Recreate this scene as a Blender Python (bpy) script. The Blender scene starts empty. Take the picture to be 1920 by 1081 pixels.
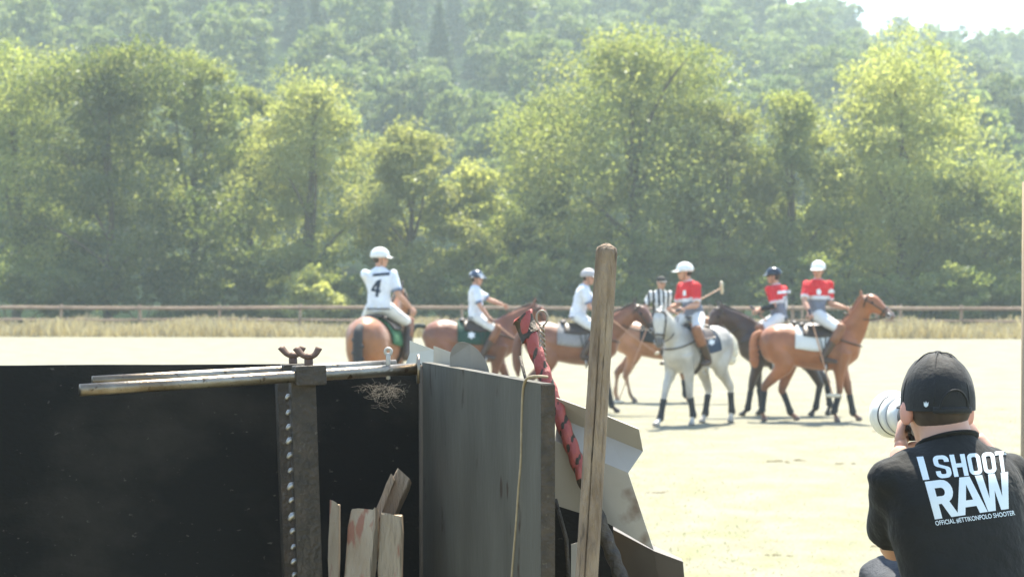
import bpy, math, random
import numpy as np
from mathutils import Vector, Matrix, noise as mnoise
from mathutils.kdtree import KDTree
from mathutils.bvhtree import BVHTree

# ------------------------------------------------------------------ camera, world, sun, exposure
scene = bpy.context.scene
col = scene.collection
R = math.radians
FPX, CAMZ, HOR = 4640.0, 2.3, 528.0          # focal length in photo pixels, camera height, horizon row

cd = bpy.data.cameras.new('camera')
cam = bpy.data.objects.new('camera', cd); col.objects.link(cam)
cam.location = (0, 0, CAMZ)
cam.rotation_euler = (R(90) - 12.5 / FPX, 0, 0)
cd.sensor_width = 36.0; cd.lens = 36.0 * FPX / 1920.0
cd.clip_start = 0.1; cd.clip_end = 6000
cd.dof.use_dof = True; cd.dof.focus_distance = 5.6; cd.dof.aperture_fstop = 11.0
scene.camera = cam

SUN_AZ, SUN_EL = R(9), R(62)
world = bpy.data.worlds.new('World'); scene.world = world; world.use_nodes = True
wn = world.node_tree; wn.nodes.clear()
sky = wn.nodes.new('ShaderNodeTexSky'); sky.sky_type = 'NISHITA'; sky.sun_disc = False
sky.sun_elevation = SUN_EL; sky.sun_rotation = SUN_AZ
sky.air_density = 1.0; sky.dust_density = 0.4; sky.ozone_density = 1.0
bg = wn.nodes.new('ShaderNodeBackground'); bg.inputs[1].default_value = 0.135
wo = wn.nodes.new('ShaderNodeOutputWorld')
wn.links.new(sky.outputs[0], bg.inputs[0]); wn.links.new(bg.outputs[0], wo.inputs[0])
sd = bpy.data.lights.new('sun', 'SUN'); sd.energy = 5.0; sd.angle = R(0.53); sd.color = (1.0, 0.93, 0.79)
sun = bpy.data.objects.new('sun', sd); col.objects.link(sun)
sv = Vector((math.sin(SUN_AZ) * math.cos(SUN_EL), math.cos(SUN_AZ) * math.cos(SUN_EL), math.sin(SUN_EL)))
sun.rotation_euler = sv.to_track_quat('Z', 'Y').to_euler(); sun.location = (20, 30, 60)

vs = scene.view_settings
vs.view_transform = 'Standard'; vs.look = 'None'; vs.gamma = 1.0; vs.use_curve_mapping = False
vs.exposure = 1.68
cy = scene.cycles
cy.use_denoising = True; cy.max_bounces = 8; cy.diffuse_bounces = 6; cy.transmission_bounces = 5
cy.glossy_bounces = 3; cy.transparent_max_bounces = 4; cy.volume_bounces = 0
cy.sample_clamp_indirect = 8.0; cy.caustics_reflective = False; cy.caustics_refractive = False

rng = random.Random(7)
def V(*a): return Vector(a)
def at(px, py, d):
    return Vector(((px - 960.0) / FPX * d, d, CAMZ - (py - HOR) / FPX * d))

# ------------------------------------------------------------------ materials
MATS = {}
def mat(name, c, rough=0.7, metal=0.0, c2=None, scale=6.0, bump=0.0, bscale=None, attr=False, stretch=(1, 1, 1),
        spec=0.5, thresh=None, c3=None, s3=30.0, t3=0.62, detail=5.0, sheen=0.0):
    if name in MATS: return MATS[name]
    m = bpy.data.materials.new(name); m.use_nodes = True; MATS[name] = m
    nt = m.node_tree; N = nt.nodes; L = nt.links
    b = N['Principled BSDF']; b.inputs['Roughness'].default_value = rough; b.inputs['Metallic'].default_value = metal
    b.inputs['Specular IOR Level'].default_value = spec
    if sheen: b.inputs['Sheen Weight'].default_value = sheen
    b.inputs['Base Color'].default_value = (*c, 1)
    tc = N.new('ShaderNodeTexCoord'); mp = N.new('ShaderNodeMapping'); mp.inputs['Scale'].default_value = stretch
    L.new(tc.outputs['Object'], mp.inputs[0])
    src = None
    if attr:
        a = N.new('ShaderNodeAttribute'); a.attribute_name = 'Col'; src = a.outputs['Color']
    if c2 is not None or attr:
        nz = N.new('ShaderNodeTexNoise'); nz.inputs['Scale'].default_value = scale; nz.inputs['Detail'].default_value = detail
        L.new(mp.outputs[0], nz.inputs['Vector'])
        rp = N.new('ShaderNodeValToRGB')
        lo, hi = thresh if thresh else (0.3, 0.7)
        rp.color_ramp.elements[0].position = lo; rp.color_ramp.elements[1].position = hi
        L.new(nz.outputs['Fac'], rp.inputs[0])
        if attr:
            k = 0.75 if c2 is None else c2
            rp.color_ramp.elements[0].color = (k, k, k, 1); rp.color_ramp.elements[1].color = (1.12, 1.12, 1.12, 1)
            mx = N.new('ShaderNodeMix'); mx.data_type = 'RGBA'; mx.blend_type = 'MULTIPLY'; mx.inputs[0].default_value = 1
            L.new(src, mx.inputs[6]); L.new(rp.outputs[0], mx.inputs[7]); src = mx.outputs[2]
        else:
            rp.color_ramp.elements[0].color = (*c, 1); rp.color_ramp.elements[1].color = (*c2, 1); src = rp.outputs[0]
    if c3 is not None:
        nz = N.new('ShaderNodeTexNoise'); nz.inputs['Scale'].default_value = s3; nz.inputs['Detail'].default_value = 6
        L.new(mp.outputs[0], nz.inputs['Vector'])
        rp = N.new('ShaderNodeValToRGB'); rp.color_ramp.elements[0].position = t3; rp.color_ramp.elements[1].position = t3 + 0.06
        L.new(nz.outputs['Fac'], rp.inputs[0])
        mx = N.new('ShaderNodeMix'); mx.data_type = 'RGBA'; mx.inputs[7].default_value = (*c3, 1)
        L.new(rp.outputs[0], mx.inputs[0])
        if src is not None: L.new(src, mx.inputs[6])
        else: mx.inputs[6].default_value = (*c, 1)
        src = mx.outputs[2]
    if src is not None: L.new(src, b.inputs['Base Color'])
    if bump:
        nb = N.new('ShaderNodeTexNoise'); nb.inputs['Scale'].default_value = bscale or scale * 3; nb.inputs['Detail'].default_value = 6
        L.new(mp.outputs[0], nb.inputs['Vector'])
        bp = N.new('ShaderNodeBump'); bp.inputs['Strength'].default_value = bump; bp.inputs['Distance'].default_value = 0.02
        L.new(nb.outputs['Fac'], bp.inputs['Height']); L.new(bp.outputs[0], b.inputs['Normal'])
    return m

def leaf_mat(name, ca, cb, cc, trans=0.45):
    m = bpy.data.materials.new(name); m.use_nodes = True
    nt = m.node_tree; N = nt.nodes; L = nt.links; N.clear()
    a = N.new('ShaderNodeAttribute'); a.attribute_name = 'tint'
    oi = N.new('ShaderNodeObjectInfo')
    rp = N.new('ShaderNodeValToRGB')
    e = rp.color_ramp.elements; e[0].color = (*ca, 1); e[1].color = (*cc, 1)
    k = e.new(0.5); k.color = (*cb, 1)
    L.new(a.outputs['Fac'], rp.inputs[0])
    hs = N.new('ShaderNodeHueSaturation')
    mr = N.new('ShaderNodeMapRange'); mr.inputs[3].default_value = 0.72; mr.inputs[4].default_value = 1.25
    L.new(oi.outputs['Random'], mr.inputs[0]); L.new(mr.outputs[0], hs.inputs['Value']); L.new(rp.outputs[0], hs.inputs['Color'])
    d = N.new('ShaderNodeBsdfDiffuse'); t = N.new('ShaderNodeBsdfTranslucent'); g = N.new('ShaderNodeBsdfGlossy')
    g.inputs['Roughness'].default_value = 0.45; g.inputs['Color'].default_value = (0.9, 0.95, 0.85, 1)
    L.new(hs.outputs[0], d.inputs[0])
    tg = N.new('ShaderNodeMix'); tg.data_type = 'RGBA'; tg.blend_type = 'MULTIPLY'; tg.inputs[0].default_value = 1
    tg.inputs[7].default_value = (1.6, 1.62, 0.85, 1)
    L.new(hs.outputs[0], tg.inputs[6]); L.new(tg.outputs[2], t.inputs[0])
    mx = N.new('ShaderNodeMixShader'); mx.inputs[0].default_value = trans
    L.new(d.outputs[0], mx.inputs[1]); L.new(t.outputs[0], mx.inputs[2])
    m2 = N.new('ShaderNodeMixShader'); m2.inputs[0].default_value = 0.025
    L.new(mx.outputs[0], m2.inputs[1]); L.new(g.outputs[0], m2.inputs[2])
    o = N.new('ShaderNodeOutputMaterial'); L.new(m2.outputs[0], o.inputs[0])
    return m

# ------------------------------------------------------------------ mesh builder
def spl(pts, rads, k, cols=None):
    """Catmull-Rom resample of points, radii and colours, k steps per span"""
    P = [np.array(p, float) for p in pts]
    Q = [np.array(r if isinstance(r, (tuple, list)) else (r, r), float) for r in rads]
    C = [np.array(c, float) for c in cols] if cols else None
    oP, oQ, oC = [], [], []
    n = len(P)
    for i in range(n - 1):
        i0, i3 = max(i - 1, 0), min(i + 2, n - 1)
        for j in range(k):
            t = j / k
            def cr(A):
                return 0.5 * (2 * A[i] + (A[i+1] - A[i0]) * t + (2*A[i0] - 5*A[i] + 4*A[i+1] - A[i3]) * t*t + (3*A[i] - A[i0] - 3*A[i+1] + A[i3]) * t**3)
            oP.append(cr(P)); oQ.append(np.maximum(cr(Q), 0.002))
            if C: oC.append(C[i] * (1 - t) + C[i+1] * t)
    oP.append(P[-1]); oQ.append(Q[-1])
    if C: oC.append(C[-1])
    return [Vector(p) for p in oP], [tuple(q) for q in oQ], ([tuple(c) for c in oC] if C else None)

class MB:
    def __init__(s):
        s.v, s.f, s.c, s.m = [], [], [], []
        s.col = (1, 1, 1); s.mi = 0
    def addv(s, p, c=None):
        s.v.append(tuple(p)); s.c.append(c or s.col); return len(s.v) - 1
    def addf(s, f): s.f.append(tuple(f)); s.m.append(s.mi)
    def tube(s, pts, rad, n=12, ref=None, cols=None, closed=False, cap=0.4, k=0, ang=None):
        pts = [Vector(p) for p in pts]
        if not isinstance(rad, (list,)): rad = [rad] * len(pts)
        if k:
            pts, rad, cols = spl(pts, rad, k, cols)
        m = len(pts); rings = []; side = None
        for i in range(m):
            if closed: t = pts[(i+1) % m] - pts[i-1]
            else: t = pts[min(i+1, m-1)] - pts[max(i-1, 0)]
            if t.length < 1e-9: t = Vector((0, 0, 1))
            t.normalize()
            if ref is not None:
                rf = ref[min(i * len(ref) // m, len(ref) - 1)] if isinstance(ref, list) else ref
                sd_ = Vector(rf) - t * t.dot(Vector(rf))
            else:
                if side is None:
                    side = t.orthogonal()
                sd_ = side - t * t.dot(side)
            if sd_.length < 1e-6: sd_ = t.orthogonal()
            sd_.normalize(); side = sd_
            up = t.cross(sd_)
            r = rad[i]; ra, rb = r if isinstance(r, (tuple, list)) else (r, r)
            c = cols[i] if cols else None
            ring = []
            for j in range(n):
                a = 2 * math.pi * j / n + (ang[i] if ang else 0)
                ring.append(s.addv(pts[i] + sd_ * (ra * math.cos(a)) + up * (rb * math.sin(a)), c))
            rings.append((ring, t, ra, rb, c))
        for i in range(m if closed else m - 1):
            A, B = rings[i][0], rings[(i+1) % m][0]
            for j in range(n):
                s.addf((A[j], A[(j+1) % n], B[(j+1) % n], B[j]))
        if not closed:
            for e, sg in ((0, -1), (m-1, 1)):
                ring, t, ra, rb, c = rings[e]
                ci = s.addv(pts[e] + t * (sg * cap * min(ra, rb)), c)
                for j in range(n):
                    a, b = ring[j], ring[(j+1) % n]
                    s.addf((b, a, ci) if sg < 0 else (a, b, ci))
        return s
    def ell(s, c, r, rot=None, n=14, m=9, col=None, zmin=-2):
        c = Vector(c); rot = rot or Matrix.Identity(3)
        rows = []
        for i in range(m + 1):
            ph = math.pi * i / m
            z = math.cos(ph)
            row = []
            for j in range(n):
                th = 2 * math.pi * j / n
                row.append(s.addv(c + rot @ Vector((r[0]*math.sin(ph)*math.cos(th), r[1]*math.sin(ph)*math.sin(th), r[2]*max(z, zmin))), col))
            rows.append(row)
        for i in range(m):
            for j in range(n):
                s.addf((rows[i][j], rows[i+1][j], rows[i+1][(j+1) % n], rows[i][(j+1) % n]))
        return s
    def box(s, c, size, rot=None, taper=1.0):
        c = Vector(c); rot = rot or Matrix.Identity(3)
        ids = []
        for z in (-1, 1):
            k = taper if z > 0 else 1
            for x, y in ((-1, -1), (1, -1), (1, 1), (-1, 1)):
                ids.append(s.addv(c + rot @ Vector((x*size[0]/2*k, y*size[1]/2*k, z*size[2]/2))))
        for f in ((3,2,1,0), (4,5,6,7), (0,1,5,4), (1,2,6,5), (2,3,7,6), (3,0,4,7)):
            s.addf([ids[i] for i in f])
        return s
    def prism(s, loop, off):
        """loop of 3D points thickened by vector off"""
        off = Vector(off)
        a = [s.addv(p) for p in loop]; b = [s.addv(Vector(p) + off) for p in loop]
        n = len(a)
        s.addf(a); s.addf(b[::-1])
        for i in range(n): s.addf((a[i], b[i], b[(i+1) % n], a[(i+1) % n]))
        return s
    def join(s, o):
        k = len(s.v)
        s.v += o.v; s.c += o.c; s.f += [tuple(i + k for i in f) for f in o.f]; s.m += o.m
        return s
    def mesh(s, name, color=False):
        me = bpy.data.meshes.new(name); me.from_pydata(s.v, [], s.f); me.update()
        me.polygons.foreach_set('material_index', s.m)
        if color:
            ca = me.color_attributes.new('Col', 'FLOAT_COLOR', 'POINT')
            ca.data.foreach_set('color', np.array([(*c[:3], 1) for c in s.c], 'f').ravel())
        return me

def link(name, data, mats, parent=None, smooth=True):
    o = bpy.data.objects.new(name, data); col.objects.link(o)
    if data is not None:
        data.name = name
        for m in (mats if isinstance(mats, (list, tuple)) else [mats]): data.materials.append(m)
        if smooth: data.polygons.foreach_set('use_smooth', [True] * len(data.polygons))
    if parent: o.parent = parent
    return o
def build(name, mb, mats, parent=None, smooth=True, color=False, bevel=0):
    o = link(name, mb.mesh(name, color), mats, parent, smooth)
    if bevel:
        md = o.modifiers.new('bevel', 'BEVEL'); md.width = bevel; md.segments = 2; md.limit_method = 'ANGLE'
    return o
def tag(o, label=None, cat=None, group=None, kind=None):
    if label: o['label'] = label
    if cat: o['category'] = cat
    if group: o['group'] = group
    if kind: o['kind'] = kind
    return o
def empty(name, loc=(0, 0, 0), rz=0, sc=1.0):
    o = bpy.data.objects.new(name, None); col.objects.link(o)
    o.location = loc; o.rotation_euler = (0, 0, rz); o.scale = (sc, sc, sc); o.empty_display_size = 0.2
    return o

def remesh(mb, voxel, smooth=4, color=True, disp=None, colfn=None):
    """overlapping closed tubes -> one continuous surface, colours carried over"""
    src = mb.mesh('tmp'); o = bpy.data.objects.new('tmp', src); col.objects.link(o)
    r = o.modifiers.new('r', 'REMESH'); r.mode = 'VOXEL'; r.voxel_size = voxel; r.adaptivity = 0
    sm = o.modifiers.new('s', 'SMOOTH'); sm.factor = 0.5; sm.iterations = smooth
    dg = bpy.context.evaluated_depsgraph_get()
    me = bpy.data.meshes.new_from_object(o.evaluated_get(dg))
    bpy.data.objects.remove(o); bpy.data.meshes.remove(src)
    n = len(me.vertices)
    co = np.empty(n * 3, 'f'); me.vertices.foreach_get('co', co); co = co.reshape(-1, 3)
    if color:
        kd = KDTree(len(mb.v))
        for i, p in enumerate(mb.v): kd.insert(p, i)
        kd.balance()
        cc = np.ones((n, 4), 'f')
        C = np.array([c[:3] for c in mb.c], 'f')
        for i in range(n):
            if colfn:
                q = colfn(co[i])
                if q is not None: cc[i, :3] = q; continue
            hits = kd.find_n(co[i], 3)
            w = np.array([1 / (h[2] + 1e-3) ** 2 for h in hits]); w /= w.sum()
            cc[i, :3] = sum(C[h[1]] * ww for h, ww in zip(hits, w))
        ca = me.color_attributes.new('Col', 'FLOAT_COLOR', 'POINT'); ca.data.foreach_set('color', cc.ravel())
    if disp:
        me.update()
        no = np.empty(n * 3, 'f'); me.vertices.foreach_get('normal', no); no = no.reshape(-1, 3)
        for i in range(n): co[i] += no[i] * disp(Vector(co[i]))
        me.vertices.foreach_set('co', co.ravel())
    me.update()
    return me

def add_to_mesh(me, mb, color):
    """append an open MB (fingers) to a remeshed body mesh, as one mesh"""
    n = len(me.vertices); v = [tuple(x.co) for x in me.vertices]; f = [tuple(p.vertices) for p in me.polygons]
    cc = np.ones(n * 4, 'f'); me.color_attributes['Col'].data.foreach_get('color', cc); cc = cc.reshape(-1, 4)
    v2 = v + mb.v; f2 = f + [tuple(i + n for i in q) for q in mb.f]
    m2 = bpy.data.meshes.new('body'); m2.from_pydata(v2, [], f2); m2.update()
    ca = m2.color_attributes.new('Col', 'FLOAT_COLOR', 'POINT')
    ca.data.foreach_set('color', np.vstack([cc, np.array([(*c[:3], 1) for c in mb.c], 'f')]).ravel())
    bpy.data.meshes.remove(me)
    return m2

def rotz(a): return Matrix.Rotation(a, 3, 'Z')

# printed marks laid on a curved surface --------------------------------------------------
def print_on(target, loops, name, material, parent, off=0.003, maxlen=6.0):
    """flat print: 2D outlines (photo pixels, holes by even-odd) cast onto a garment and kept as a thin skin on it"""
    cu = bpy.data.curves.new('tmp', 'CURVE'); cu.dimensions = '2D'; cu.fill_mode = 'BOTH'
    for lp in loops:
        sp = cu.splines.new('POLY'); sp.points.add(len(lp) - 1)
        for i, (x, y) in enumerate(lp): sp.points[i].co = (x, -y, 0, 1)
        sp.use_cyclic_u = True
    o = bpy.data.objects.new('tmp', cu); col.objects.link(o)
    dg = bpy.context.evaluated_depsgraph_get()
    me = bpy.data.meshes.new_from_object(o.evaluated_get(dg))
    bpy.data.objects.remove(o); bpy.data.curves.remove(cu)
    import bmesh
    bm = bmesh.new(); bm.from_mesh(me); bpy.data.meshes.remove(me)
    bmesh.ops.triangulate(bm, faces=bm.faces[:])
    for _ in range(5):
        es = [e for e in bm.edges if e.calc_length() > maxlen]
        if not es: break
        bmesh.ops.subdivide_edges(bm, edges=es, cuts=1)
        bmesh.ops.triangulate(bm, faces=bm.faces[:])
    mw = target.matrix_world
    tv = [mw @ v.co for v in target.data.vertices]
    bvh = BVHTree.FromPolygons(tv, [tuple(p.vertices) for p in target.data.polygons])
    org = Vector((0, 0, CAMZ)); last = None; miss = []
    inv = parent.matrix_world.inverted() if parent else Matrix.Identity(4)
    for v in bm.verts:
        d = (at(v.co.x, -v.co.y, 1.0) - org).normalized()
        h = bvh.ray_cast(org, d)
        if h[0] is None: miss.append((v, d)); continue
        nn = h[1] if h[1].dot(d) < 0 else -h[1]
        last = (h[0] - org).length
        v.co = inv @ (h[0] + nn * off)
    for v, d in miss: v.co = inv @ (org + d * (last or 6.0))
    me = bpy.data.meshes.new(name); bm.to_mesh(me); bm.free()
    return link(name, me, material, parent)

# ------------------------------------------------------------------ the setting
def smooth01(t): t = np.clip(t, 0, 1); return t * t * (3 - 2 * t)
BANK = 1.0
def ground_z(x, y):
    return BANK * (1 - smooth01((y - 8.2) / 4.6))
def grid_mesh(name, xs, ys, zf):
    X, Y = np.meshgrid(xs, ys); Z = zf(X, Y)
    n, m = len(xs), len(ys)
    v = np.stack([X.ravel(), Y.ravel(), Z.ravel()], 1)
    f = [(j*n+i, j*n+i+1, (j+1)*n+i+1, (j+1)*n+i) for j in range(m-1) for i in range(n-1)]
    me = bpy.data.meshes.new(name); me.from_pydata(v.tolist(), [], f); me.update(); return me

def pitch_mat():
    m = bpy.data.materials.new('dry_turf'); m.use_nodes = True
    N = m.node_tree.nodes; L = m.node_tree.links; b = N['Principled BSDF']
    b.inputs['Roughness'].default_value = 0.9; b.inputs['Specular IOR Level'].default_value = 0.12
    tc = N.new('ShaderNodeTexCoord')
    def nz(scale, sc, det=6):
        mp = N.new('ShaderNodeMapping'); mp.inputs['Scale'].default_value = sc; L.new(tc.outputs['Object'], mp.inputs[0])
        n = N.new('ShaderNodeTexNoise'); n.inputs['Scale'].default_value = scale; n.inputs['Detail'].default_value = det
        L.new(mp.outputs[0], n.inputs['Vector']); return n.outputs['Fac']
    def ramp(f, lo, hi, a, c):
        r = N.new('ShaderNodeValToRGB'); r.color_ramp.elements[0].position = lo; r.color_ramp.elements[1].position = hi
        r.color_ramp.elements[0].color = (*a, 1); r.color_ramp.elements[1].color = (*c, 1); L.new(f, r.inputs[0]); return r.outputs[0]
    def mix(f, a, c):
        x = N.new('ShaderNodeMix'); x.data_type = 'RGBA'; L.new(f, x.inputs[0])
        if isinstance(a, tuple): x.inputs[6].default_value = (*a, 1)
        else: L.new(a, x.inputs[6])
        if isinstance(c, tuple): x.inputs[7].default_value = (*c, 1)
        else: L.new(c, x.inputs[7])
        return x.outputs[2]
    straw = ramp(nz(1.3, (1, 0.6, 1)), 0.35, 0.68, (0.210, 0.196, 0.138), (0.242, 0.233, 0.182))
    # greener towards the edge of the field (near), bare and bleached in the middle
    pos = N.new('ShaderNodeSeparateXYZ'); L.new(tc.outputs['Object'], pos.inputs[0])
    gr = N.new('ShaderNodeMapRange'); gr.inputs[1].default_value = 14; gr.inputs[2].default_value = 40
    gr.inputs[3].default_value = 1.0; gr.inputs[4].default_value = 0.05; L.new(pos.outputs[1], gr.inputs[0])
    gm = ramp(nz(2.2, (1, 0.45, 1)), 0.44, 0.62, (0, 0, 0), (1, 1, 1))
    ml = N.new('ShaderNodeMath'); ml.operation = 'MULTIPLY'; L.new(gr.outputs[0], ml.inputs[0]); L.new(gm, ml.inputs[1])
    c = mix(ml.outputs[0], straw, (0.20, 0.205, 0.105))
    brown = ramp(nz(4.5, (1, 0.5, 1)), 0.58, 0.70, (0, 0, 0), (0.55, 0.55, 0.55))
    c = mix(brown, c, (0.21, 0.175, 0.105))
    fine = ramp(nz(28, (1, 1, 1), 8), 0.3, 0.7, (0.72, 0.72, 0.70), (1.15, 1.15, 1.15))
    x = N.new('ShaderNodeMix'); x.data_type = 'RGBA'; x.blend_type = 'MULTIPLY'; x.inputs[0].default_value = 1
    L.new(c, x.inputs[6]); L.new(fine, x.inputs[7]); L.new(x.outputs[2], b.inputs['Base Color'])
    bp = N.new('ShaderNodeBump'); bp.inputs['Strength'].default_value = 0.5; bp.inputs['Distance'].default_value = 0.04
    L.new(nz(14, (1, 1, 1), 8), bp.inputs['Height']); L.new(bp.outputs[0], b.inputs['Normal'])
    return m
M_turf = pitch_mat()
xs = np.concatenate([np.linspace(-900, -60, 12), np.linspace(-50, 50, 41), np.linspace(60, 900, 12)])
ys = np.concatenate([np.linspace(-120, 0, 6), np.linspace(2, 30, 57), np.linspace(34, 200, 30), np.linspace(230, 1200, 10)])
tag(link('ground', grid_mesh('ground', xs, ys, lambda X, Y: ground_z(X, Y) + 0 * X), M_turf), kind='structure')

# wooded hill ----------------------------------------------------------------------------
def hill_z(X, Y):
    ridge = 55 - 3 * smooth01((X - 60) / 60) + 50 * smooth01((80 - X) / 130) + 3 * np.sin(X * 0.045)
    t = np.clip((Y - 165) / 440, 0, 1.0)
    prof = 0.55 * t + 0.45 * smooth01(t)
    z = ridge * prof + 2.0 * np.sin(X * 0.06 + Y * 0.03) * t
    z = np.where(Y > 605, ridge - (Y - 605) * 0.25, z)
    return np.where(Y < 160, -0.6, z - 0.4 * (Y < 170))
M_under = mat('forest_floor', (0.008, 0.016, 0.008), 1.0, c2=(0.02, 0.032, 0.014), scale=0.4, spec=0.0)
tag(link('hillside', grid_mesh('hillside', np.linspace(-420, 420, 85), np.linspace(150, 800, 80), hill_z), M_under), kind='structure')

X_ = np.linspace(-80, 80, 33); Y_ = np.linspace(117, 172, 12)
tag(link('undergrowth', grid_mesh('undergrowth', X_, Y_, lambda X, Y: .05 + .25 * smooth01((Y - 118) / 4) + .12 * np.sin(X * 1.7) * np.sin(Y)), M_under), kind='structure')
# ------------------------------------------------------------------ foliage
def leaf_mesh(name, C, size, seed, tint, up_bias=0.0, aspect=0.6):
    g = np.random.default_rng(seed); n = len(C)
    nrm = g.normal(size=(n, 3)); nrm[:, 2] = np.abs(nrm[:, 2]) + up_bias
    nrm /= np.linalg.norm(nrm, axis=1)[:, None]
    t = np.cross(nrm, g.normal(size=(n, 3))); t /= np.linalg.norm(t, axis=1)[:, None] + 1e-9
    b = np.cross(nrm, t)
    s = (size * g.uniform(0.6, 1.35, n))[:, None]
    P = np.empty((n, 4, 3), 'f')
    bend = nrm * s * 0.12
    P[:, 0] = C - t * s * 0.5; P[:, 1] = C + b * s * aspect * 0.5 + bend
    P[:, 2] = C + t * s * 0.5; P[:, 3] = C - b * s * aspect * 0.5 + bend
    me = bpy.data.meshes.new(name)
    me.vertices.add(n * 4); me.vertices.foreach_set('co', P.ravel())
    me.loops.add(n * 4); me.loops.foreach_set('vertex_index', np.arange(n * 4, dtype='i'))
    me.polygons.add(n); me.polygons.foreach_set('loop_start', np.arange(0, n * 4, 4, dtype='i'))
    try: me.polygons.foreach_set('loop_total', np.full(n, 4, 'i'))
    except Exception: pass
    me.update(calc_edges=True)
    a = me.attributes.new('tint', 'FLOAT', 'POINT'); a.data.foreach_set('value', np.repeat(np.clip(tint, 0, 1), 4).astype('f'))
    return me

LEAF = leaf_mat('leaf_green', (0.15, 0.185, 0.07), (0.21, 0.235, 0.095), (0.28, 0.285, 0.125), 0.56)
LEAF_Y = leaf_mat('leaf_yellow_green', (0.20, 0.225, 0.09), (0.26, 0.275, 0.12), (0.33, 0.33, 0.155), 0.58)
LEAF_D = leaf_mat('leaf_dark', (0.10, 0.14, 0.055), (0.155, 0.185, 0.075), (0.22, 0.235, 0.10), 0.6)
LEAF_H = leaf_mat('leaf_hill', (0.085, 0.125, 0.06), (0.14, 0.175, 0.085), (0.20, 0.23, 0.115), 0.48)
LEAF_S = leaf_mat('needle_dark', (0.045, 0.075, 0.042), (0.065, 0.10, 0.055), (0.085, 0.12, 0.062), 0.3)
BARK = mat('bark', (0.07, 0.055, 0.036), 0.95, c2=(0.15, 0.118, 0.08), scale=3, bump=0.6, stretch=(3, 3, 0.6))

def crown_points(g, lobes, nclump, nleaf, crad):
    """lobes: rows of cx,cy,cz,rx,ry,rz. leaves in clumps near the lobes' skins"""
    L = np.array(lobes); w = (L[:, 3] * L[:, 4] * L[:, 5]) ** 0.667; w /= w.sum()
    k = g.choice(len(L), nclump, p=w)
    d = g.normal(size=(nclump, 3)); d /= np.linalg.norm(d, axis=1)[:, None]
    r = g.uniform(0.35, 1.0, nclump) ** 0.45
    cc = L[k, :3] + d * r[:, None] * L[k, 3:]
    cs = crad * g.uniform(0.5, 1.5, nclump)
    q = np.repeat(np.arange(nclump), nleaf)
    off = g.normal(size=(len(q), 3)); off /= np.linalg.norm(off, axis=1)[:, None] + 1e-9
    off *= (g.uniform(0, 1, len(q)) ** 0.4)[:, None]
    off[:, 2] *= 0.62
    P = cc[q] + off * cs[q][:, None]
    ct = g.uniform(0, 1, nclump)
    tint = 0.65 * ct[q] + 0.35 * g.uniform(0, 1, len(q))
    return P, tint, cc

def tree(label, px, d, H, W, seed, h0=0.14, nclump=260, nleaf=95, m=LEAF, trunk_r=0.2, lean=0.0, forks=6, lobes_n=15, leaf=0.205, sparse_low=False, name='broadleaf_tree'):
    g = np.random.default_rng(seed)
    x = (px - 960) / FPX * d
    root = tag(empty(name, (x, d, 0)), label, 'tree', 'trees of the line behind the fence')
    lob = []
    for i in range(lobes_n):
        t = (i + 0.5) / lobes_n
        z = H * (h0 + (1 - h0) * t) * 0.97
        prof = math.sin(math.pi * min(1, 0.18 + 0.80 * t)) ** 0.6 * (0.72 if t > 0.8 else 1)
        if sparse_low and t < 0.35: prof *= 0.5
        a = i * 2.4 + g.uniform(-0.5, 0.5)
        rr = W * 0.5 * prof * g.uniform(0.35, 1.0)
        r = W * 0.5 * g.uniform(0.22, 0.52) * (0.8 + 0.3 * prof)
        z = min(z, H - r * 0.75)
        lob.append((math.cos(a) * rr + lean * z, math.sin(a) * rr * 0.8, z, r, r, r * g.uniform(0.65, 0.9)))
    P, tint, cc = crown_points(g, lob, int(nclump * .70), int(nleaf * 1.5), W * 0.105 + 0.22)
    P[:, 2] = np.maximum(P[:, 2], 0.12)
    link('crown', leaf_mesh('crown', P, leaf, seed, tint), m, root, smooth=False)
    mb = MB(); th = H * 0.62
    pts = [V(0, 0, -0.2), V(lean*th*0.2 + g.uniform(-.15, .15), 0, th*0.25), V(lean*th*0.5 + g.uniform(-.3, .3), 0.1, th*0.55), V(lean*th, 0, th), V(lean*H*0.9, 0, H*0.88)]
    mb.tube(pts, [trunk_r*1.35, trunk_r, trunk_r*0.8, trunk_r*0.5, trunk_r*0.15], 9, k=3)
    build('trunk', mb, BARK, root)
    pick = g.permutation(len(lob))[:forks]
    for i in pick:
        L = lob[i]
        z0 = max(H * 0.14, L[2] * g.uniform(0.42, 0.62)); s0 = V(lean * z0, 0, z0); e = V(L[0], L[1], L[2])
        mid = (s0 + e) / 2 + V(g.uniform(-.3, .3), g.uniform(-.2, .2), g.uniform(0, .5))
        lm = MB().tube([s0, mid, e, e + V(L[3]*0.35*math.copysign(1, L[0]), 0, L[5]*0.5)], [trunk_r*0.5, trunk_r*0.34, trunk_r*0.2, trunk_r*0.06], 7, k=3)
        build('limb', lm, BARK, root)
    return root

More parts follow.
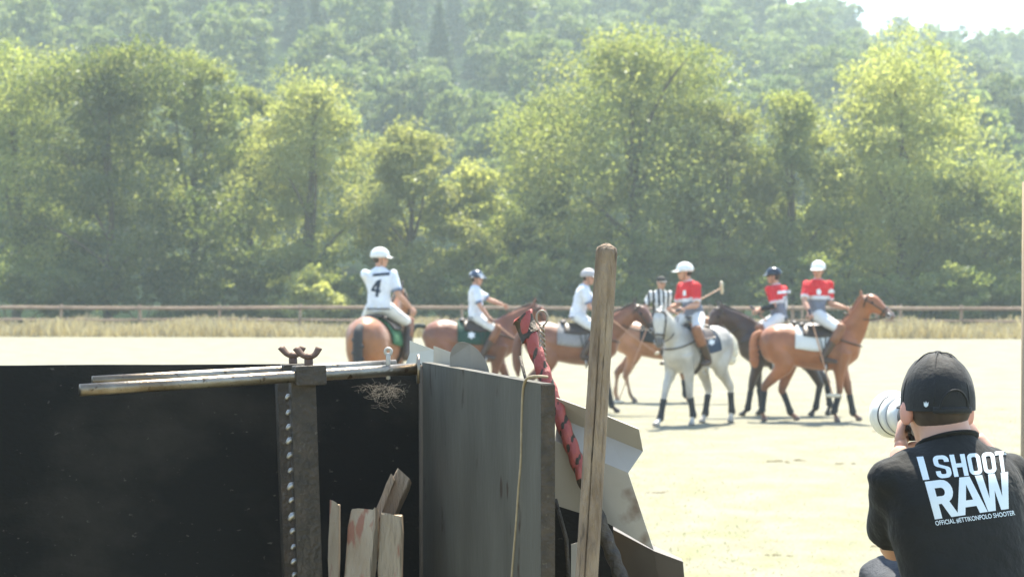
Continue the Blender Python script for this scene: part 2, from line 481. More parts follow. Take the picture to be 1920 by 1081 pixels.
def H_of(top, d): return CAMZ + (HOR - top) / FPX * d
def W_of(w, d): return w / FPX * d
TL = [  # label, px, top row, width px, distance, seed, kwargs
 ('tall green tree at the left edge of the tree line', 30, 84, 350, 128, 11, dict(m=LEAF, nclump=400)),
 ('broad dark green tree right of the leftmost tree', 205, 88, 320, 124, 12, dict(m=LEAF_D, nclump=420)),
 ('tree with bare slender trunk between the dark tree and the pale tree', 365, 90, 190, 127, 13, dict(m=LEAF, nclump=230, trunk_r=0.2, sparse_low=True)),
 ('slim tree filling the gap left of the pale tree', 470, 150, 150, 133, 27, dict(m=LEAF, nclump=200, leaf=0.21)),
 ('pale yellow-green tree with forked trunk left of the number four player', 585, 122, 250, 126, 14, dict(m=LEAF_Y, nclump=260, trunk_r=0.24, forks=8, sparse_low=True, leaf=0.20)),
 ('lower bright tree above the number four player', 775, 238, 190, 125, 15, dict(m=LEAF_Y, nclump=230)),
 ('small bright tree left of the biggest crown', 890, 304, 130, 126, 16, dict(m=LEAF_Y, nclump=170)),
 ('low tree between the bright trees and the biggest crown', 965, 370, 150, 131, 28, dict(m=LEAF, nclump=160)),
 ('broadest tree, its huge crown rising behind the wooden pole', 1185, 62, 455, 127, 17, dict(m=LEAF, nclump=620, trunk_r=0.34, forks=10, lobes_n=22)),
 ('left flank tree leaning out beside the biggest crown', 1050, 190, 200, 129, 18, dict(m=LEAF_D, nclump=230)),
 ('yellowish tree right of the biggest crown', 1355, 188, 170, 125, 19, dict(m=LEAF_Y, nclump=230)),
 ('medium tree with round head above the red players', 1485, 152, 180, 126, 20, dict(m=LEAF, nclump=230, trunk_r=0.22)),
 ('tall tree with reddish bare trunk right of the red players', 1690, 70, 370, 127, 21, dict(m=LEAF_Y, nclump=430, trunk_r=0.26, forks=9, lobes_n=19, sparse_low=True)),
 ('low green tree filling in under the tall right tree', 1590, 300, 200, 132, 29, dict(m=LEAF, nclump=220)),
 ('low round tree near the right edge of the tree line', 1850, 312, 220, 124, 22, dict(m=LEAF, nclump=300)),
 ('dark low tree behind the low round tree at right', 1760, 380, 160, 131, 30, dict(m=LEAF_D, nclump=180)),
]
for lb, px, top, w, d, sdn, kw in TL:
    tree(lb, px, d, H_of(top, d), W_of(w, d) * 1.12, sdn, **kw)

BL = [(20, 470, 170, 'first'), (140, 490, 150, ''), (265, 480, 160, ''), (400, 470, 160, ''), (500, 500, 120, ''), (592, 492, 105, 'y'), (690, 500, 120, ''),
      (800, 470, 150, ''), (905, 480, 150, ''), (1010, 470, 170, ''), (1120, 460, 170, ''), (1240, 450, 180, ''), (1370, 455, 170, ''), (1480, 470, 150, ''),
      (1590, 480, 150, ''), (1700, 490, 150, ''), (1805, 500, 140, ''), (1905, 480, 150, '')]
for i, (px, top, w, k) in enumerate(BL):
    d = 120.5 + (i * 7 % 5) * .8; g = np.random.default_rng(300 + i); h = H_of(top + g.uniform(-45, 25), d); wd = W_of(w, d) * g.uniform(1.0, 1.7)
    root = empty('shrub', ((px - 960) / FPX * d, d, 0))
    order = 'yellow-green shrub glowing in sun at the foot of the pale tree' if k == 'y' else \
        'dark green shrub behind the fence, number %s counted from the left' % ('one two three four five six seven eight nine ten eleven twelve thirteen fourteen fifteen sixteen seventeen eighteen'.split()[i])
    tag(root, order, 'shrub', 'shrubs along the fence')
    lob = [(g.uniform(-.5, .5) * wd, g.uniform(-.8, .8), h * g.uniform(0.12, 0.72), wd * g.uniform(.15, .3), 0.9, h * g.uniform(.15, .36)) for _ in range(9)]
    P, tint, cc = crown_points(g, lob, 120, 60, 0.42); P[:, 2] = np.maximum(P[:, 2], 0.05)
    link('foliage', leaf_mesh('foliage', P, 0.2, 300 + i, tint), LEAF_Y if k == 'y' else LEAF_D, root, smooth=False)
    for q in range(3):
        e = lob[q]; build('stem', MB().tube([V(0.1*q-.1, 0, -.1), V(e[0]*.5, e[1]*.4, e[2]*.6), V(e[0], e[1], e[2])], [0.05, 0.035, 0.015], 6), BARK, root)

# hill trees: a few prototypes, each tree an individual object -----------------------------
def hill_proto(seed, spruce=False):
    g = np.random.default_rng(seed)
    if spruce:
        Hh = 12.5; n = 3400
        z = g.uniform(0.06, 1, n) ** 1.25 * Hh
        tier = 0.75 + 0.25 * np.sin(z * 4.5)
        r = (1 - z / Hh) * 3.9 * tier * g.uniform(0.25, 1, n) ** 0.5
        a = g.uniform(0, 2*np.pi, n)
        P = np.stack([np.cos(a)*r, np.sin(a)*r, z - r * 0.28], 1)
        return leaf_mesh('spruce', P, 0.8, seed, g.uniform(0, 1, n), up_bias=0.6)
    H = g.uniform(10.5, 14); W = g.uniform(8.5, 11.5)
    lob = []
    for i in range(13):
        t = (i + .5) / 13; a = i * 2.4
        z = H * (0.12 + 0.80 * t); pr = math.sin(math.pi * (0.2 + 0.72 * t)) ** 0.7
        rr = W * .5 * pr * g.uniform(.4, .75); r = W * .5 * g.uniform(.28, .45)
        lob.append((math.cos(a)*rr, math.sin(a)*rr, min(z, H - r*.7), r, r, r*.78))
    P, tint, cc = crown_points(g, lob, 130, 42, 0.85)
    P[:, 2] = np.maximum(P[:, 2], 0.1)
    return leaf_mesh('broadleaf', P, 0.62, seed, tint)
PB = [hill_proto(900 + i) for i in range(7)]; PS = [hill_proto(950 + i, True) for i in range(3)]
for m_ in PB: m_.materials.append(LEAF_H)
for m_ in PS: m_.materials.append(LEAF_S)
hg = np.random.default_rng(42); nb = ns = 0
D = 196.0; row = 0
def spruce_zone(px, D):
    return (490 < px < 930 and D > 275) or (150 < px < 330 and D > 400) or (1380 < px < 1480 and D > 400)
while D < 606:
    half = D * 0.222; sp = 7.4 + 0.0065 * (D - 196)
    x = -half + hg.uniform(0, sp)
    while x < half:
        xx = x + hg.uniform(-1.6, 1.6); dd = D + hg.uniform(-7, 7)
        z = float(hill_z(np.array(xx), np.array(dd))); px = 960 + xx / dd * FPX
        s = hg.uniform(0.62, 1.02)
        is_s = spruce_zone(px, dd) and hg.uniform() < 0.7
        if nb + ns < 620 and (HOR - (z - CAMZ) / dd * FPX) > -25:
            if is_s:
                o = bpy.data.objects.new('spruce_tree', PS[hg.integers(3)]); ns += 1
                tag(o, 'dark spruce among the trees of the hazy wooded hillside', 'tree', 'spruces of the hillside wood')
            else:
                o = bpy.data.objects.new('forest_tree', PB[hg.integers(7)]); nb += 1
                tag(o, 'hazy round-crowned tree of the wooded hillside', 'tree', 'broadleaf trees of the hillside wood')
            col.objects.link(o); o.location = (xx, dd, z - 0.3); o.rotation_euler = (0, 0, hg.uniform(0, 6.28))
            o.scale = (s * hg.uniform(.9, 1.1), s * hg.uniform(.9, 1.1), s * hg.uniform(.85, 1.2))
        x += sp * (.72 if spruce_zone(px, dd) else 1)
    D += 20.5; row += 1
print('hill trees', nb, ns)
# the lone pine that stands out against the sky
lp = empty('pine_tree', ((1800 - 960) / FPX * 590, 590, float(hill_z(np.array(106.8), np.array(590.0)))))
tag(lp, 'lone thin pine standing out against the sky on the ridge', 'tree')
g = np.random.default_rng(5)
lob = [(0, 0, 15.5, 1.3, 1.3, 1.4), (-2.2, 0, 12.5, 1.8, 1.2, .8), (2.3, 0, 12.0, 1.7, 1.2, .8), (-1.2, 0, 10, 2.0, 1.5, 1.0), (1.8, 0, 8.6, 2.0, 1.4, 1.0), (0, 0, 13.5, 1.0, 1, 1)]
P, tint, cc = crown_points(g, lob, 60, 26, 0.7)
link('crown', leaf_mesh('crown', P, 0.6, 5, tint), LEAF_S, lp, smooth=False)
build('trunk', MB().tube([V(0, 0, -1), V(.2, 0, 8), V(0, 0, 16)], [.3, .22, .06], 7), BARK, lp)

# tall dry grass along the field edge -------------------------------------------------------
def blades(name, n, xr, yr, hr, wr, seed, zfun=None, lean=0.25):
    g = np.random.default_rng(seed)
    x = g.uniform(*xr, n); y = g.uniform(*yr, n) if not callable(yr) else yr(x, g)
    h = g.uniform(*hr, n) * (0.66 + 0.2 * np.sin(x * 0.9 + 1.3 * np.sin(x * .31)) + .14 * np.sin(x * 3.7 + y) * np.sin(y * 1.3)); w = g.uniform(*wr, n)
    a = g.uniform(0, np.pi, n); z0 = zfun(x, y) if zfun else 0 * x
    dx, dy = np.cos(a) * w, np.sin(a) * w
    lx, ly = g.normal(0, lean, n) * h, g.normal(0, lean, n) * h
    P = np.empty((n, 4, 3), 'f')
    P[:, 0] = np.stack([x - dx, y - dy, z0], 1); P[:, 1] = np.stack([x + dx, y + dy, z0], 1)
    P[:, 2] = np.stack([x + dx * .6 + lx, y + dy * .6 + ly, z0 + h], 1); P[:, 3] = np.stack([x - dx * .6 + lx, y - dy * .6 + ly, z0 + h * .93], 1)
    me = bpy.data.meshes.new(name); me.vertices.add(n*4); me.vertices.foreach_set('co', P.ravel())
    me.loops.add(n*4); me.loops.foreach_set('vertex_index', np.arange(n*4, dtype='i'))
    me.polygons.add(n); me.polygons.foreach_set('loop_start', np.arange(0, n*4, 4, dtype='i'))
    try: me.polygons.foreach_set('loop_total', np.full(n, 4, 'i'))
    except Exception: pass
    me.update(calc_edges=True)
    t = me.attributes.new('tint', 'FLOAT', 'POINT'); t.data.foreach_set('value', np.repeat(g.uniform(0, 1, n), 4).astype('f'))
    return me
STRAW = leaf_mat('straw', (0.28, 0.215, 0.14), (0.40, 0.33, 0.235), (0.48, 0.42, 0.33), 0.3)
def edge_y(x): return 103.5 - 0.10 * (x + 22)
tag(link('dry_grass', blades('dry_grass', 40000, (-34, 34), lambda x, g: edge_y(x) + g.uniform(0, 1, len(x)) ** 1.3 * 13, (0.35, 0.95), (0.012, 0.035), 61), STRAW, smooth=False),
    'tall straw-coloured dry grass along the far edge of the field', 'grass', kind='stuff')
TURFB = leaf_mat('turf_blade', (0.18, 0.19, 0.08), (0.24, 0.23, 0.15), (0.28, 0.27, 0.19), 0.3)
def tuft_y(x, g):
    return np.maximum(16 + 34 * g.uniform(0, 1, len(x)) ** 1.5, np.abs(x) * 4.2)
tag(link('short_grass', blades('short_grass', 45000, (-9, 9), tuft_y, (0.006, 0.022), (0.002, 0.006), 62, lean=0.9), TURFB, smooth=False),
    'short bleached grass of the field in front of the horses', 'grass', kind='stuff')

M_clod = mat('turf_clod', (.10, .085, .04), .95, c2=(.16, .13, .07), scale=30)
for i, (px, d, k, lb) in enumerate(((1462, 31.6, .09, 'flat brown divot in the field right of centre'), (1230, 27.0, .06, 'small dark clod right of the folded sheet'), (1575, 31.3, .07, 'small divot left of the photographer head'), (1640, 38.0, .06, 'tiny clod below the chestnut horse'), (1460, 20.8, .05, 'dark clod low in the field centre'), (1232, 20.4, .05, 'dark tuft clod beside the lower folded sheet'), (1500, 31.9, .08, 'long flat divot beside the brown divot'), (1640, 21.5, .05, 'clod at the photographer elbow'))):
    g = random.Random(i); mb = MB()
    for _ in range(5): mb.ell(V(g.gauss(0, k), g.gauss(0, k * .6), 0), (k * g.uniform(.3, .7), k * g.uniform(.3, .7), k * g.uniform(.12, .25)), n=8, m=6)
    o = link('turf_clod', remesh(mb, k * .12, 2, color=False, disp=lambda p: k * .12 * mnoise.noise(p * 6 / k)), M_clod); o.location = ((px - 960) / FPX * d, d, 0)
    tag(o, lb, 'clod', 'divots torn out of the field')

# fence --------------------------------------------------------------------------------------
M_rail = mat('weathered_rail', (0.23, 0.15, 0.10), 0.9, c2=(0.34, 0.24, 0.17), scale=2.5, bump=0.3)
def fence(label, x0, x1, yf, zt, step, lower=True):
    root = tag(empty('wooden_fence', ((x0 + x1) / 2, yf((x0 + x1) / 2), 0)), label, 'fence')
    c = Vector(root.location); xs = np.arange(x0, x1 + .01, step); g = random.Random(int(x0 * 10))
    tops = []
    for x in xs:
        y = yf(x); t = zt + g.uniform(-.03, .03); tops.append(t)
        build('post', MB().box(V(x, y, t / 2 + .04) - c, (0.13, 0.13, t + .1), rotz(g.uniform(-.2, .2)) @ Matrix.Rotation(g.uniform(-.05, .05), 3, 'Y'), 0.92), M_rail, root, False)
    for i in range(len(xs) - 1):
        for z in ((tops[i] - .07, tops[i+1] - .07), (0.62, 0.60)) if lower else ((tops[i] - .07, tops[i+1] - .07),):
            A = V(xs[i], yf(xs[i]) - .10, z[0]) - c; B = V(xs[i+1] - .02, yf(xs[i+1]) - .10, z[1]) - c
            th = 0.075 if z[0] > 0.7 else 0.05
            build('rail', MB().tube([A, (A + B) / 2 + V(0, 0, g.uniform(-.02, .02)), B], th, 8, cap=0.0), M_rail, root)
    return root
fence('weathered post-and-rail fence running along the whole far edge of the field', -31, 31.5, lambda x: 111.0 - 0.10 * (x + 22), 1.22, 3.6)
fence('short second fence stretch behind the main fence beside the chestnut horse head', 9.0, 18.2, lambda x: 116.0, 1.15, 4.6, False)

# goal-side post at the right edge of the photo
M_pole = mat('grey_timber', (0.165, 0.112, 0.072), 0.88, c2=(0.35, 0.262, 0.178), scale=24, thresh=(.3, .72), stretch=(1.8, 1.8, 0.42), bump=0.9, bscale=70, detail=10, c3=(.085,.06,.04), s3=22, t3=.655)
b = at(1933, HOR, 7.2); b.z = BANK - .1
build_post = build('timber_post', MB().tube([V(0, 0, 0), V(0, 0, 0.8), V(0.004, 0, 1.69)], [0.031, 0.03, 0.029], 14, cap=.2), mat('pale_timber', (0.30, 0.22, 0.14), 0.8, c2=(0.42, 0.32, 0.21), scale=6, stretch=(2, 2, .2), bump=.4))
build_post.location = b
tag(build_post, 'slim pale timber post at the right edge beside the photographer', 'post')

# ------------------------------------------------------------------ horses
M_coat = mat('horse_coat', (0.3, 0.15, 0.08), 0.4, attr=True, c2=0.62, scale=3.2, spec=0.5, sheen=0.1, bump=.12, bscale=9, detail=7)
M_leather = mat('dark_leather', (0.03, 0.02, 0.014), 0.5, c2=(0.06, 0.035, 0.022), scale=12)
M_tan = mat('tan_leather', (0.16, 0.07, 0.03), 0.55, c2=(0.24, 0.11, 0.05), scale=12)
M_wrap = mat('black_wrap', (0.012, 0.013, 0.016), 0.8, c2=(0.03, 0.03, 0.034), scale=30)
M_steel = mat('steel', (0.55, 0.55, 0.55), 0.3, 1.0)
M_eye = mat('eye', (0.01, 0.008, 0.006), 0.15)
M_cane = mat('mallet_cane', (0.40, 0.20, 0.11), 0.5, c2=(0.52, 0.30, 0.18), scale=20)
M_cream = mat('cream_wood', (0.62, 0.55, 0.42), 0.6)
TR = np.array([  # trunk: x, centre z, half width, half height
 (-.83, 1.25, .09, .12), (-.77, 1.25, .19, .22), (-.64, 1.24, .265, .30), (-.44, 1.22, .29, .335), (-.20, 1.18, .275, .315),
 (.05, 1.145, .285, .325), (.28, 1.15, .27, .345), (.46, 1.19, .235, .355), (.62, 1.20, .19, .29), (.74, 1.20, .12, .19)])
def trunk_at(x): return [float(np.interp(x, TR[:, 0], TR[:, k])) for k in (1, 2, 3)]
def sag(p, c, a):
    dx, dz = p[0] - c[0], p[2] - c[2]
    return Vector((c[0] + dx * math.cos(a) - dz * math.sin(a), p[1], c[2] + dx * math.sin(a) + dz * math.cos(a)))
def yawp(p, c, a):
    return Vector(c) + rotz(a) @ (Vector(p) - Vector(c))

def horse(label, loc, yaw, S, pal, neck=(0, 0), head=(0, 0), legs=None, pad=None, tail='tied', wraps='all', padmark=None, rein=(0.46, 0.0, 1.72), breast=True):
    body, dark, muz, hoofc, face = pal['body'], pal['dark'], pal['muzzle'], pal['hoof'], pal.get('face', pal['body'])
    crest = pal.get('crest', body); belly = pal.get('belly', body)
    root = tag(empty('horse', loc, yaw, S), label, 'horse', 'ponies on the field')
    mb = MB()
    # trunk
    mb.tube([(x, 0, z) for x, z, w, h in TR], [(w, h) for x, z, w, h in TR], 18, ref=V(0, 1, 0), k=3, cols=[body] * len(TR))
    mb.ell((-.55, .13, 1.22), (.22, .16, .27), col=body); mb.ell((-.55, -.13, 1.22), (.22, .16, .27), col=body)      # quarters
    mb.ell((.47, .12, 1.15), (.17, .13, .25), col=body); mb.ell((.47, -.12, 1.15), (.17, .13, .25), col=body)        # shoulders
    mb.ell((.40, 0, 1.45), (.22, .085, .11), col=body)                                                                # withers
    # neck and head
    nb = V(.55, 0, 1.30)
    def npose(p, fr):
        return yawp(sag(Vector(p), nb, neck[0] * fr), nb, neck[1] * fr)
    NK = [((.46, 0, 1.25), (.175, .30), .0), ((.64, 0, 1.42), (.125, .235), .35), ((.80, 0, 1.58), (.10, .19), .65), ((.94, 0, 1.72), (.085, .15), .9), ((1.04, 0, 1.82), (.078, .115), 1.0)]
    nref = [rotz(neck[1] * fr) @ V(0, 1, 0) for _, _, fr in NK for _k in range(4)]
    mb.tube([npose(p, fr) for p, r, fr in NK], [r for p, r, fr in NK], 16, ref=nref, k=4, cols=[body, body, body, body, face])
    poll = V(1.02, 0, 1.84)
    def hpose(p):
        q = sag(Vector(p), poll, head[0]); q = yawp(q, poll, head[1])
        return npose(q, 1.0)
    href = rotz(neck[1] + head[1]) @ V(0, 1, 0)
    HD = [((1.00, 0, 1.845), (.07, .085)), ((1.085, 0, 1.765), (.098, .138)), ((1.15, 0, 1.675), (.092, .132)), ((1.215, 0, 1.575), (.068, .092)),
          ((1.27, 0, 1.485), (.058, .07)), ((1.31, 0, 1.415), (.06, .064)), ((1.325, 0, 1.375), (.045, .045))]
    mb.tube([hpose(p) for p, r in HD], [r for p, r in HD], 14, ref=href, k=3, cols=[face, face, face, face, muz, muz, muz])
    for s in (-1, 1):
        mb.tube([hpose(q) for q in ((1.00, .05*s, 1.86), (1.005, .065*s, 1.93), (1.02, .07*s, 1.99), (1.03, .068*s, 2.035))], [(.03, .02), (.034, .02), (.024, .014), (.006, .005)], 8, cols=[dark if pal.get('dark_ears') else face] * 4)
        mb.ell(hpose((1.135, .085*s, 1.74)), (.03, .02, .03), col=face, n=8, m=6)
    # legs
    J = {}
    def leg(key, s, front):
        sw, bd, lifted = (legs or {}).get(key, (0, 0, False))
        if front:
            c = [((.50, .13*s, 1.12), .15), ((.45, .15*s, .88), (.095, .115)), ((.465, .15*s, .68), (.062, .075)), ((.475, .15*s, .49), (.05, .056)), ((.475, .15*s, .44), .046),
                 ((.475, .15*s, .30), .036), ((.475, .15*s, .15), .044), ((.515, .15*s, .085), .037), ((.545, .15*s, .035), (.058, .06)), ((.555, .15*s, .0), (.066, .07))]
            kn = 3; top = (.48, 0, 1.05); cc = [body, body, body, pal.get('knee', dark), dark, dark, dark, dark, hoofc, hoofc]
        else:
            c = [((-.52, .14*s, 1.15), (.16, .22)), ((-.40, .165*s, .93), (.13, .165)), ((-.50, .155*s, .74), (.08, .10)), ((-.635, .145*s, .54), (.056, .07)), ((-.63, .145*s, .47), (.046, .055)),
                 ((-.615, .145*s, .32), .038), ((-.605, .145*s, .16), .046), ((-.565, .145*s, .09), .038), ((-.54, .145*s, .035), (.056, .058)), ((-.53, .145*s, .0), (.064, .068))]
            kn = 3; top = (-.50, 0, 1.08); cc = [body, body, body, pal.get('knee', dark), dark, dark, dark, dark, hoofc, hoofc]
        pts = [V(*p) for p, r in c]; rad = [r for p, r in c]
        for i in range(1, len(pts)): pts[i] = sag(pts[i], top, sw * min(1, i / 2))
        kc = pts[kn].copy()
        for i in range(kn + 1, len(pts)): pts[i] = sag(pts[i], kc, bd)
        if bd and abs(bd) > .3:
            fc = pts[6].copy()
            for i in range(7, len(pts)): pts[i] = sag(pts[i], fc, bd * .5)
        if not lifted:
            zt = pts[0].z; k = zt / max(.2, zt - pts[-1].z)
            for q in pts: q.z = zt - (zt - q.z) * k
        mb.tube(pts, rad, 12, ref=V(0, 1, 0), k=3, cols=cc, cap=0.0)
        J[key] = pts
    leg('fl', 1, True); leg('fr', -1, True); leg('hl', 1, False); leg('hr', -1, False)
    me = remesh(mb, 0.022, 4, disp=lambda p: .010 * mnoise.noise(p * 4.2) + .004 * mnoise.noise(p * 10))
    link('body', me, M_coat, root)
    # leg wraps
    for key, pts in J.items():
        if wraps == 'all' or (wraps == 'front' and key[0] == 'f') or (wraps == 'hind' and key[0] == 'h'):
            a, b_, c_ = pts[4], pts[5], pts[6]
            ws = MB().tube([a.lerp(b_, .05), a.lerp(b_, .6), b_, b_.lerp(c_, .55), c_, c_.lerp(pts[7], .5)], [.054, .05, .048, .05, .06, .052], 12, ref=V(0, 1, 0), k=2, cap=0)
            build('leg_wrap', ws, M_wrap, root)
    # tail
    tm = mat('tail_%s' % pal['name'], pal['tail'], 0.7, c2=tuple(min(1, c * 1.6) for c in pal['tail']), scale=18, stretch=(6, 6, 1), bump=.5)
    tb = MB(); z0 = 1.42
    if tail == 'tied':
        tb.tube([(-.80, 0, z0), (-.90, 0, z0 - .06), (-.93, 0, z0 - .2), (-.925, 0, z0 - .36), (-.91, 0, z0 - .50), (-.90, 0, z0 - .56)], [.05, .062, .07, .072, .066, .03], 10, k=3)
        for i in range(4): tb.ell((-.92, 0.01 * (-1) ** i, z0 - .18 - i * .09), (.083, .083, .045), n=10, m=6)
    elif tail == 'bun':
        tb.tube([(-.80, 0, z0), (-.92, .02, z0 - .08), (-.98, .03, z0 - .22), (-.97, .02, z0 - .36)], [.055, .07, .085, .06], 10, k=3)
        tb.ell((-.97, .0, z0 - .42), (.09, .09, .09)); tb.ell((-1.0, .04, z0 - .30), (.07, .07, .09))
    elif tail == 'arched':
        tb.tube([(-.80, 0, z0 + .02), (-.95, 0, z0 + .03), (-1.04, 0, z0 - .08), (-1.07, 0, z0 - .28), (-1.06, 0, z0 - .5), (-1.03, 0, z0 - .66)], [.04, .045, .05, .055, .05, .02], 10, k=3)
    elif tail == 'loose':
        tb.tube([(-.80, 0, z0), (-.90, 0, z0 - .1), (-.95, 0, z0 - .34), (-.95, 0, z0 - .6), (-.93, 0, z0 - .8)], [.045, .065, .085, .075, .02], 10, k=3)
    build('tail', tb, tm, root)
    # hogged mane ridge
    mn = MB(); crestp = []
    for (p, r, fr) in NK[1:]:
        crestp.append(npose(V(*p) + V(-.70, 0, .71) * (r[1] * .98), fr))
    mn.tube(crestp + [hpose((1.03, 0, 1.90))], [.012, .022, .026, .026, .018], 8, k=3)
    build('mane', mn, mat('mane_%s' % pal['name'], pal['mane'], .8), root)
    for s in (-1, 1):
        build('eye', MB().ell(hpose((1.128, .101*s, 1.738)), (.02, .014, .02), n=8, m=6), M_eye, root)
    # bridle
    def ring(i, grow, w, t0=None):
        p, r = HD[i][0], HD[i][1]
        if t0 is not None:
            p = tuple(V(*HD[i][0]).lerp(V(*HD[i+1][0]), t0)); r = tuple(HD[i][1][k] * (1 - t0) + HD[i+1][1][k] * t0 for k in (0, 1))
        ax = (V(*HD[min(i+1, 6)][0]) - V(*HD[i][0])).normalized(); up = V(0, 1, 0).cross(ax)
        pts = [hpose(V(*p) + V(0, 1, 0) * (math.cos(a) * (r[0] + grow)) + up * (math.sin(a) * (r[1] + grow))) for a in np.linspace(0, 2 * np.pi, 20, endpoint=False)]
        return MB().tube(pts, w, 6, closed=True)
    br = M_leather if not pal.get('tan_bridle') else M_tan
    build('browband', ring(0, .012, .011, .45), br, root)
    build('noseband', ring(3, .008, .013, .35), br, root)
    for s in (-1, 1):
        build('cheek_strap', MB().tube([hpose(q) for q in ((1.03, .085*s, 1.85), (1.12, .108*s, 1.72), (1.20, .088*s, 1.60), (1.275, .068*s, 1.45))], .011, 6, k=2), br, root)
        build('bit_ring', MB().tube([hpose((1.275 + .035*math.cos(a), .073*s, 1.445 + .035*math.sin(a))) for a in np.linspace(0, 6.28, 12, endpoint=False)], .006, 6, closed=True), M_steel, root)
        h = hpose((1.275, .075*s, 1.445)); e = V(*rein); mid = (h + e) / 2 + V(0, .04*s, -.09)
        build('rein', MB().tube([h, mid, e + V(0, .02*s, 0)], .009, 6, k=4), br, root)
    if breast:
        pts = []
        for a in np.linspace(-1.9, 1.9, 15):
            pts.append(V(.50 + .30 * math.cos(a) if abs(a) < 1.57 else .50 + .3 * math.cos(a), .245 * math.sin(a) * (1.0 if abs(a) < 1.6 else 1.05), 1.20 + .10 * (1 - math.cos(a))))
        build('breast_strap', MB().tube(pts, (.012), 6), M_leather, root)
    # saddle pad, saddle, girth
    def shell(x0, x1, a0, off, th, drop=0, nx=10, na=22):
        m = MB(); rows = []
        for k in range(2):
            o2 = off + th * k; g_ = []
            for i in range(nx + 1):
                x = x0 + (x1 - x0) * i / nx; zc, w, h = trunk_at(x)
                h = max(h, 1.50 - zc) if x > .2 else h
                g_.append([m.addv((x - drop * abs(j / na * 2 - 1), math.sin(a0 * (j / na * 2 - 1)) * (w + o2), zc + math.cos(a0 * (j / na * 2 - 1)) * (h + o2))) for j in range(na + 1)])
            rows.append(g_)
        for i in range(nx):
            for j in range(na):
                m.addf((rows[1][i][j], rows[1][i+1][j], rows[1][i+1][j+1], rows[1][i][j+1]))
                m.addf((rows[0][i][j], rows[0][i][j+1], rows[0][i+1][j+1], rows[0][i+1][j]))
        for i in range(nx):
            for j, fl in ((0, 0), (na, 1)):
                m.addf((rows[0][i][j], rows[0][i+1][j], rows[1][i+1][j], rows[1][i][j]))
        for j in range(na):
            for i in (0, nx): m.addf((rows[0][i][j], rows[0][i][j+1], rows[1][i][j+1], rows[1][i][j]))
        return m
    if pad:
        pm = mat('pad_' + pad[0], pad[1], .85, c2=pad[2], scale=40)
        po = build('saddle_pad', shell(-.25, .32, 1.62, .022, .014), pm, root)
        sd_ = build('saddle', shell(-.17, .28, 1.0, .042, .02, drop=-.05).ell((-.16, 0, 1.545), (.06, .15, .04)).ell((.25, 0, 1.56), (.05, .06, .05)), M_leather, root)
        for s in (-1, 1):
            build('stirrup_leather', MB().tube([(.14, .31*s, 1.35), (.20, .345*s, 1.1), (.24, .345*s, .93)], (.012, .005), 6), M_leather, root)
            build('stirrup', MB().tube([V(.24 + .0*k, .345*s + .055*math.sin(a), .87 + .065*math.cos(a)) for k, a in enumerate(np.linspace(0, 6.28, 14, endpoint=False))], .009, 6, closed=True), M_steel, root)
    gp = []
    zc, w, h = trunk_at(.24)
    for a in np.linspace(0, 2*np.pi, 28, endpoint=False): gp.append(V(.24, math.sin(a) * (w + .016), zc + math.cos(a) * (h + .016)))
    build('girth', MB().tube(gp, [(.012, .04)] * 28, 8, closed=True, ref=None), M_leather, root)
    bpy.context.view_layer.update()
    return root

# ------------------------------------------------------------------ riders
M_skin = mat('skin', (0.5, 0.3, 0.2), 0.55, attr=True, c2=0.9, scale=8, spec=0.4)
M_cloth = mat('jersey_cloth', (0.7, 0.7, 0.7), 0.85, attr=True, c2=0.9, scale=9, bump=0.25, bscale=14)
M_white_b = mat('white_breeches', (0.72, 0.72, 0.70), 0.85, c2=(0.62, 0.62, 0.60), scale=8, bump=.3, bscale=14)
M_boot = mat('brown_boot', (0.045, 0.026, 0.016), 0.42, c2=(0.08, 0.045, 0.028), scale=9)
M_boot_b = mat('black_boot', (0.014, 0.012, 0.011), 0.4)
M_knee = mat('knee_guard', (0.20, 0.085, 0.04), 0.55, c2=(0.28, 0.12, 0.06), scale=10)
M_navy = mat('navy_print', (0.015, 0.03, 0.06), 0.8)
M_navy_pad = (0.02, 0.035, 0.06)
M_wprint = mat('white_print', (0.78, 0.80, 0.80), 0.8)
M_hair = mat('dark_hair', (0.03, 0.02, 0.014), 0.7, c2=(0.06, 0.04, 0.028), scale=40)
SKIN = (0.50, 0.27, 0.18)

def ik(S, T, a, b, hint):
    d = T - S; L = min(d.length, a + b - .005); u = d.normalized()
    x = (a*a - b*b + L*L) / (2*L); h = math.sqrt(max(0, a*a - x*x))
    p = Vector(hint) - u * u.dot(Vector(hint))
    if p.length < 1e-5: p = u.orthogonal()
    return S + u * x + p.normalized() * h, S + u * L

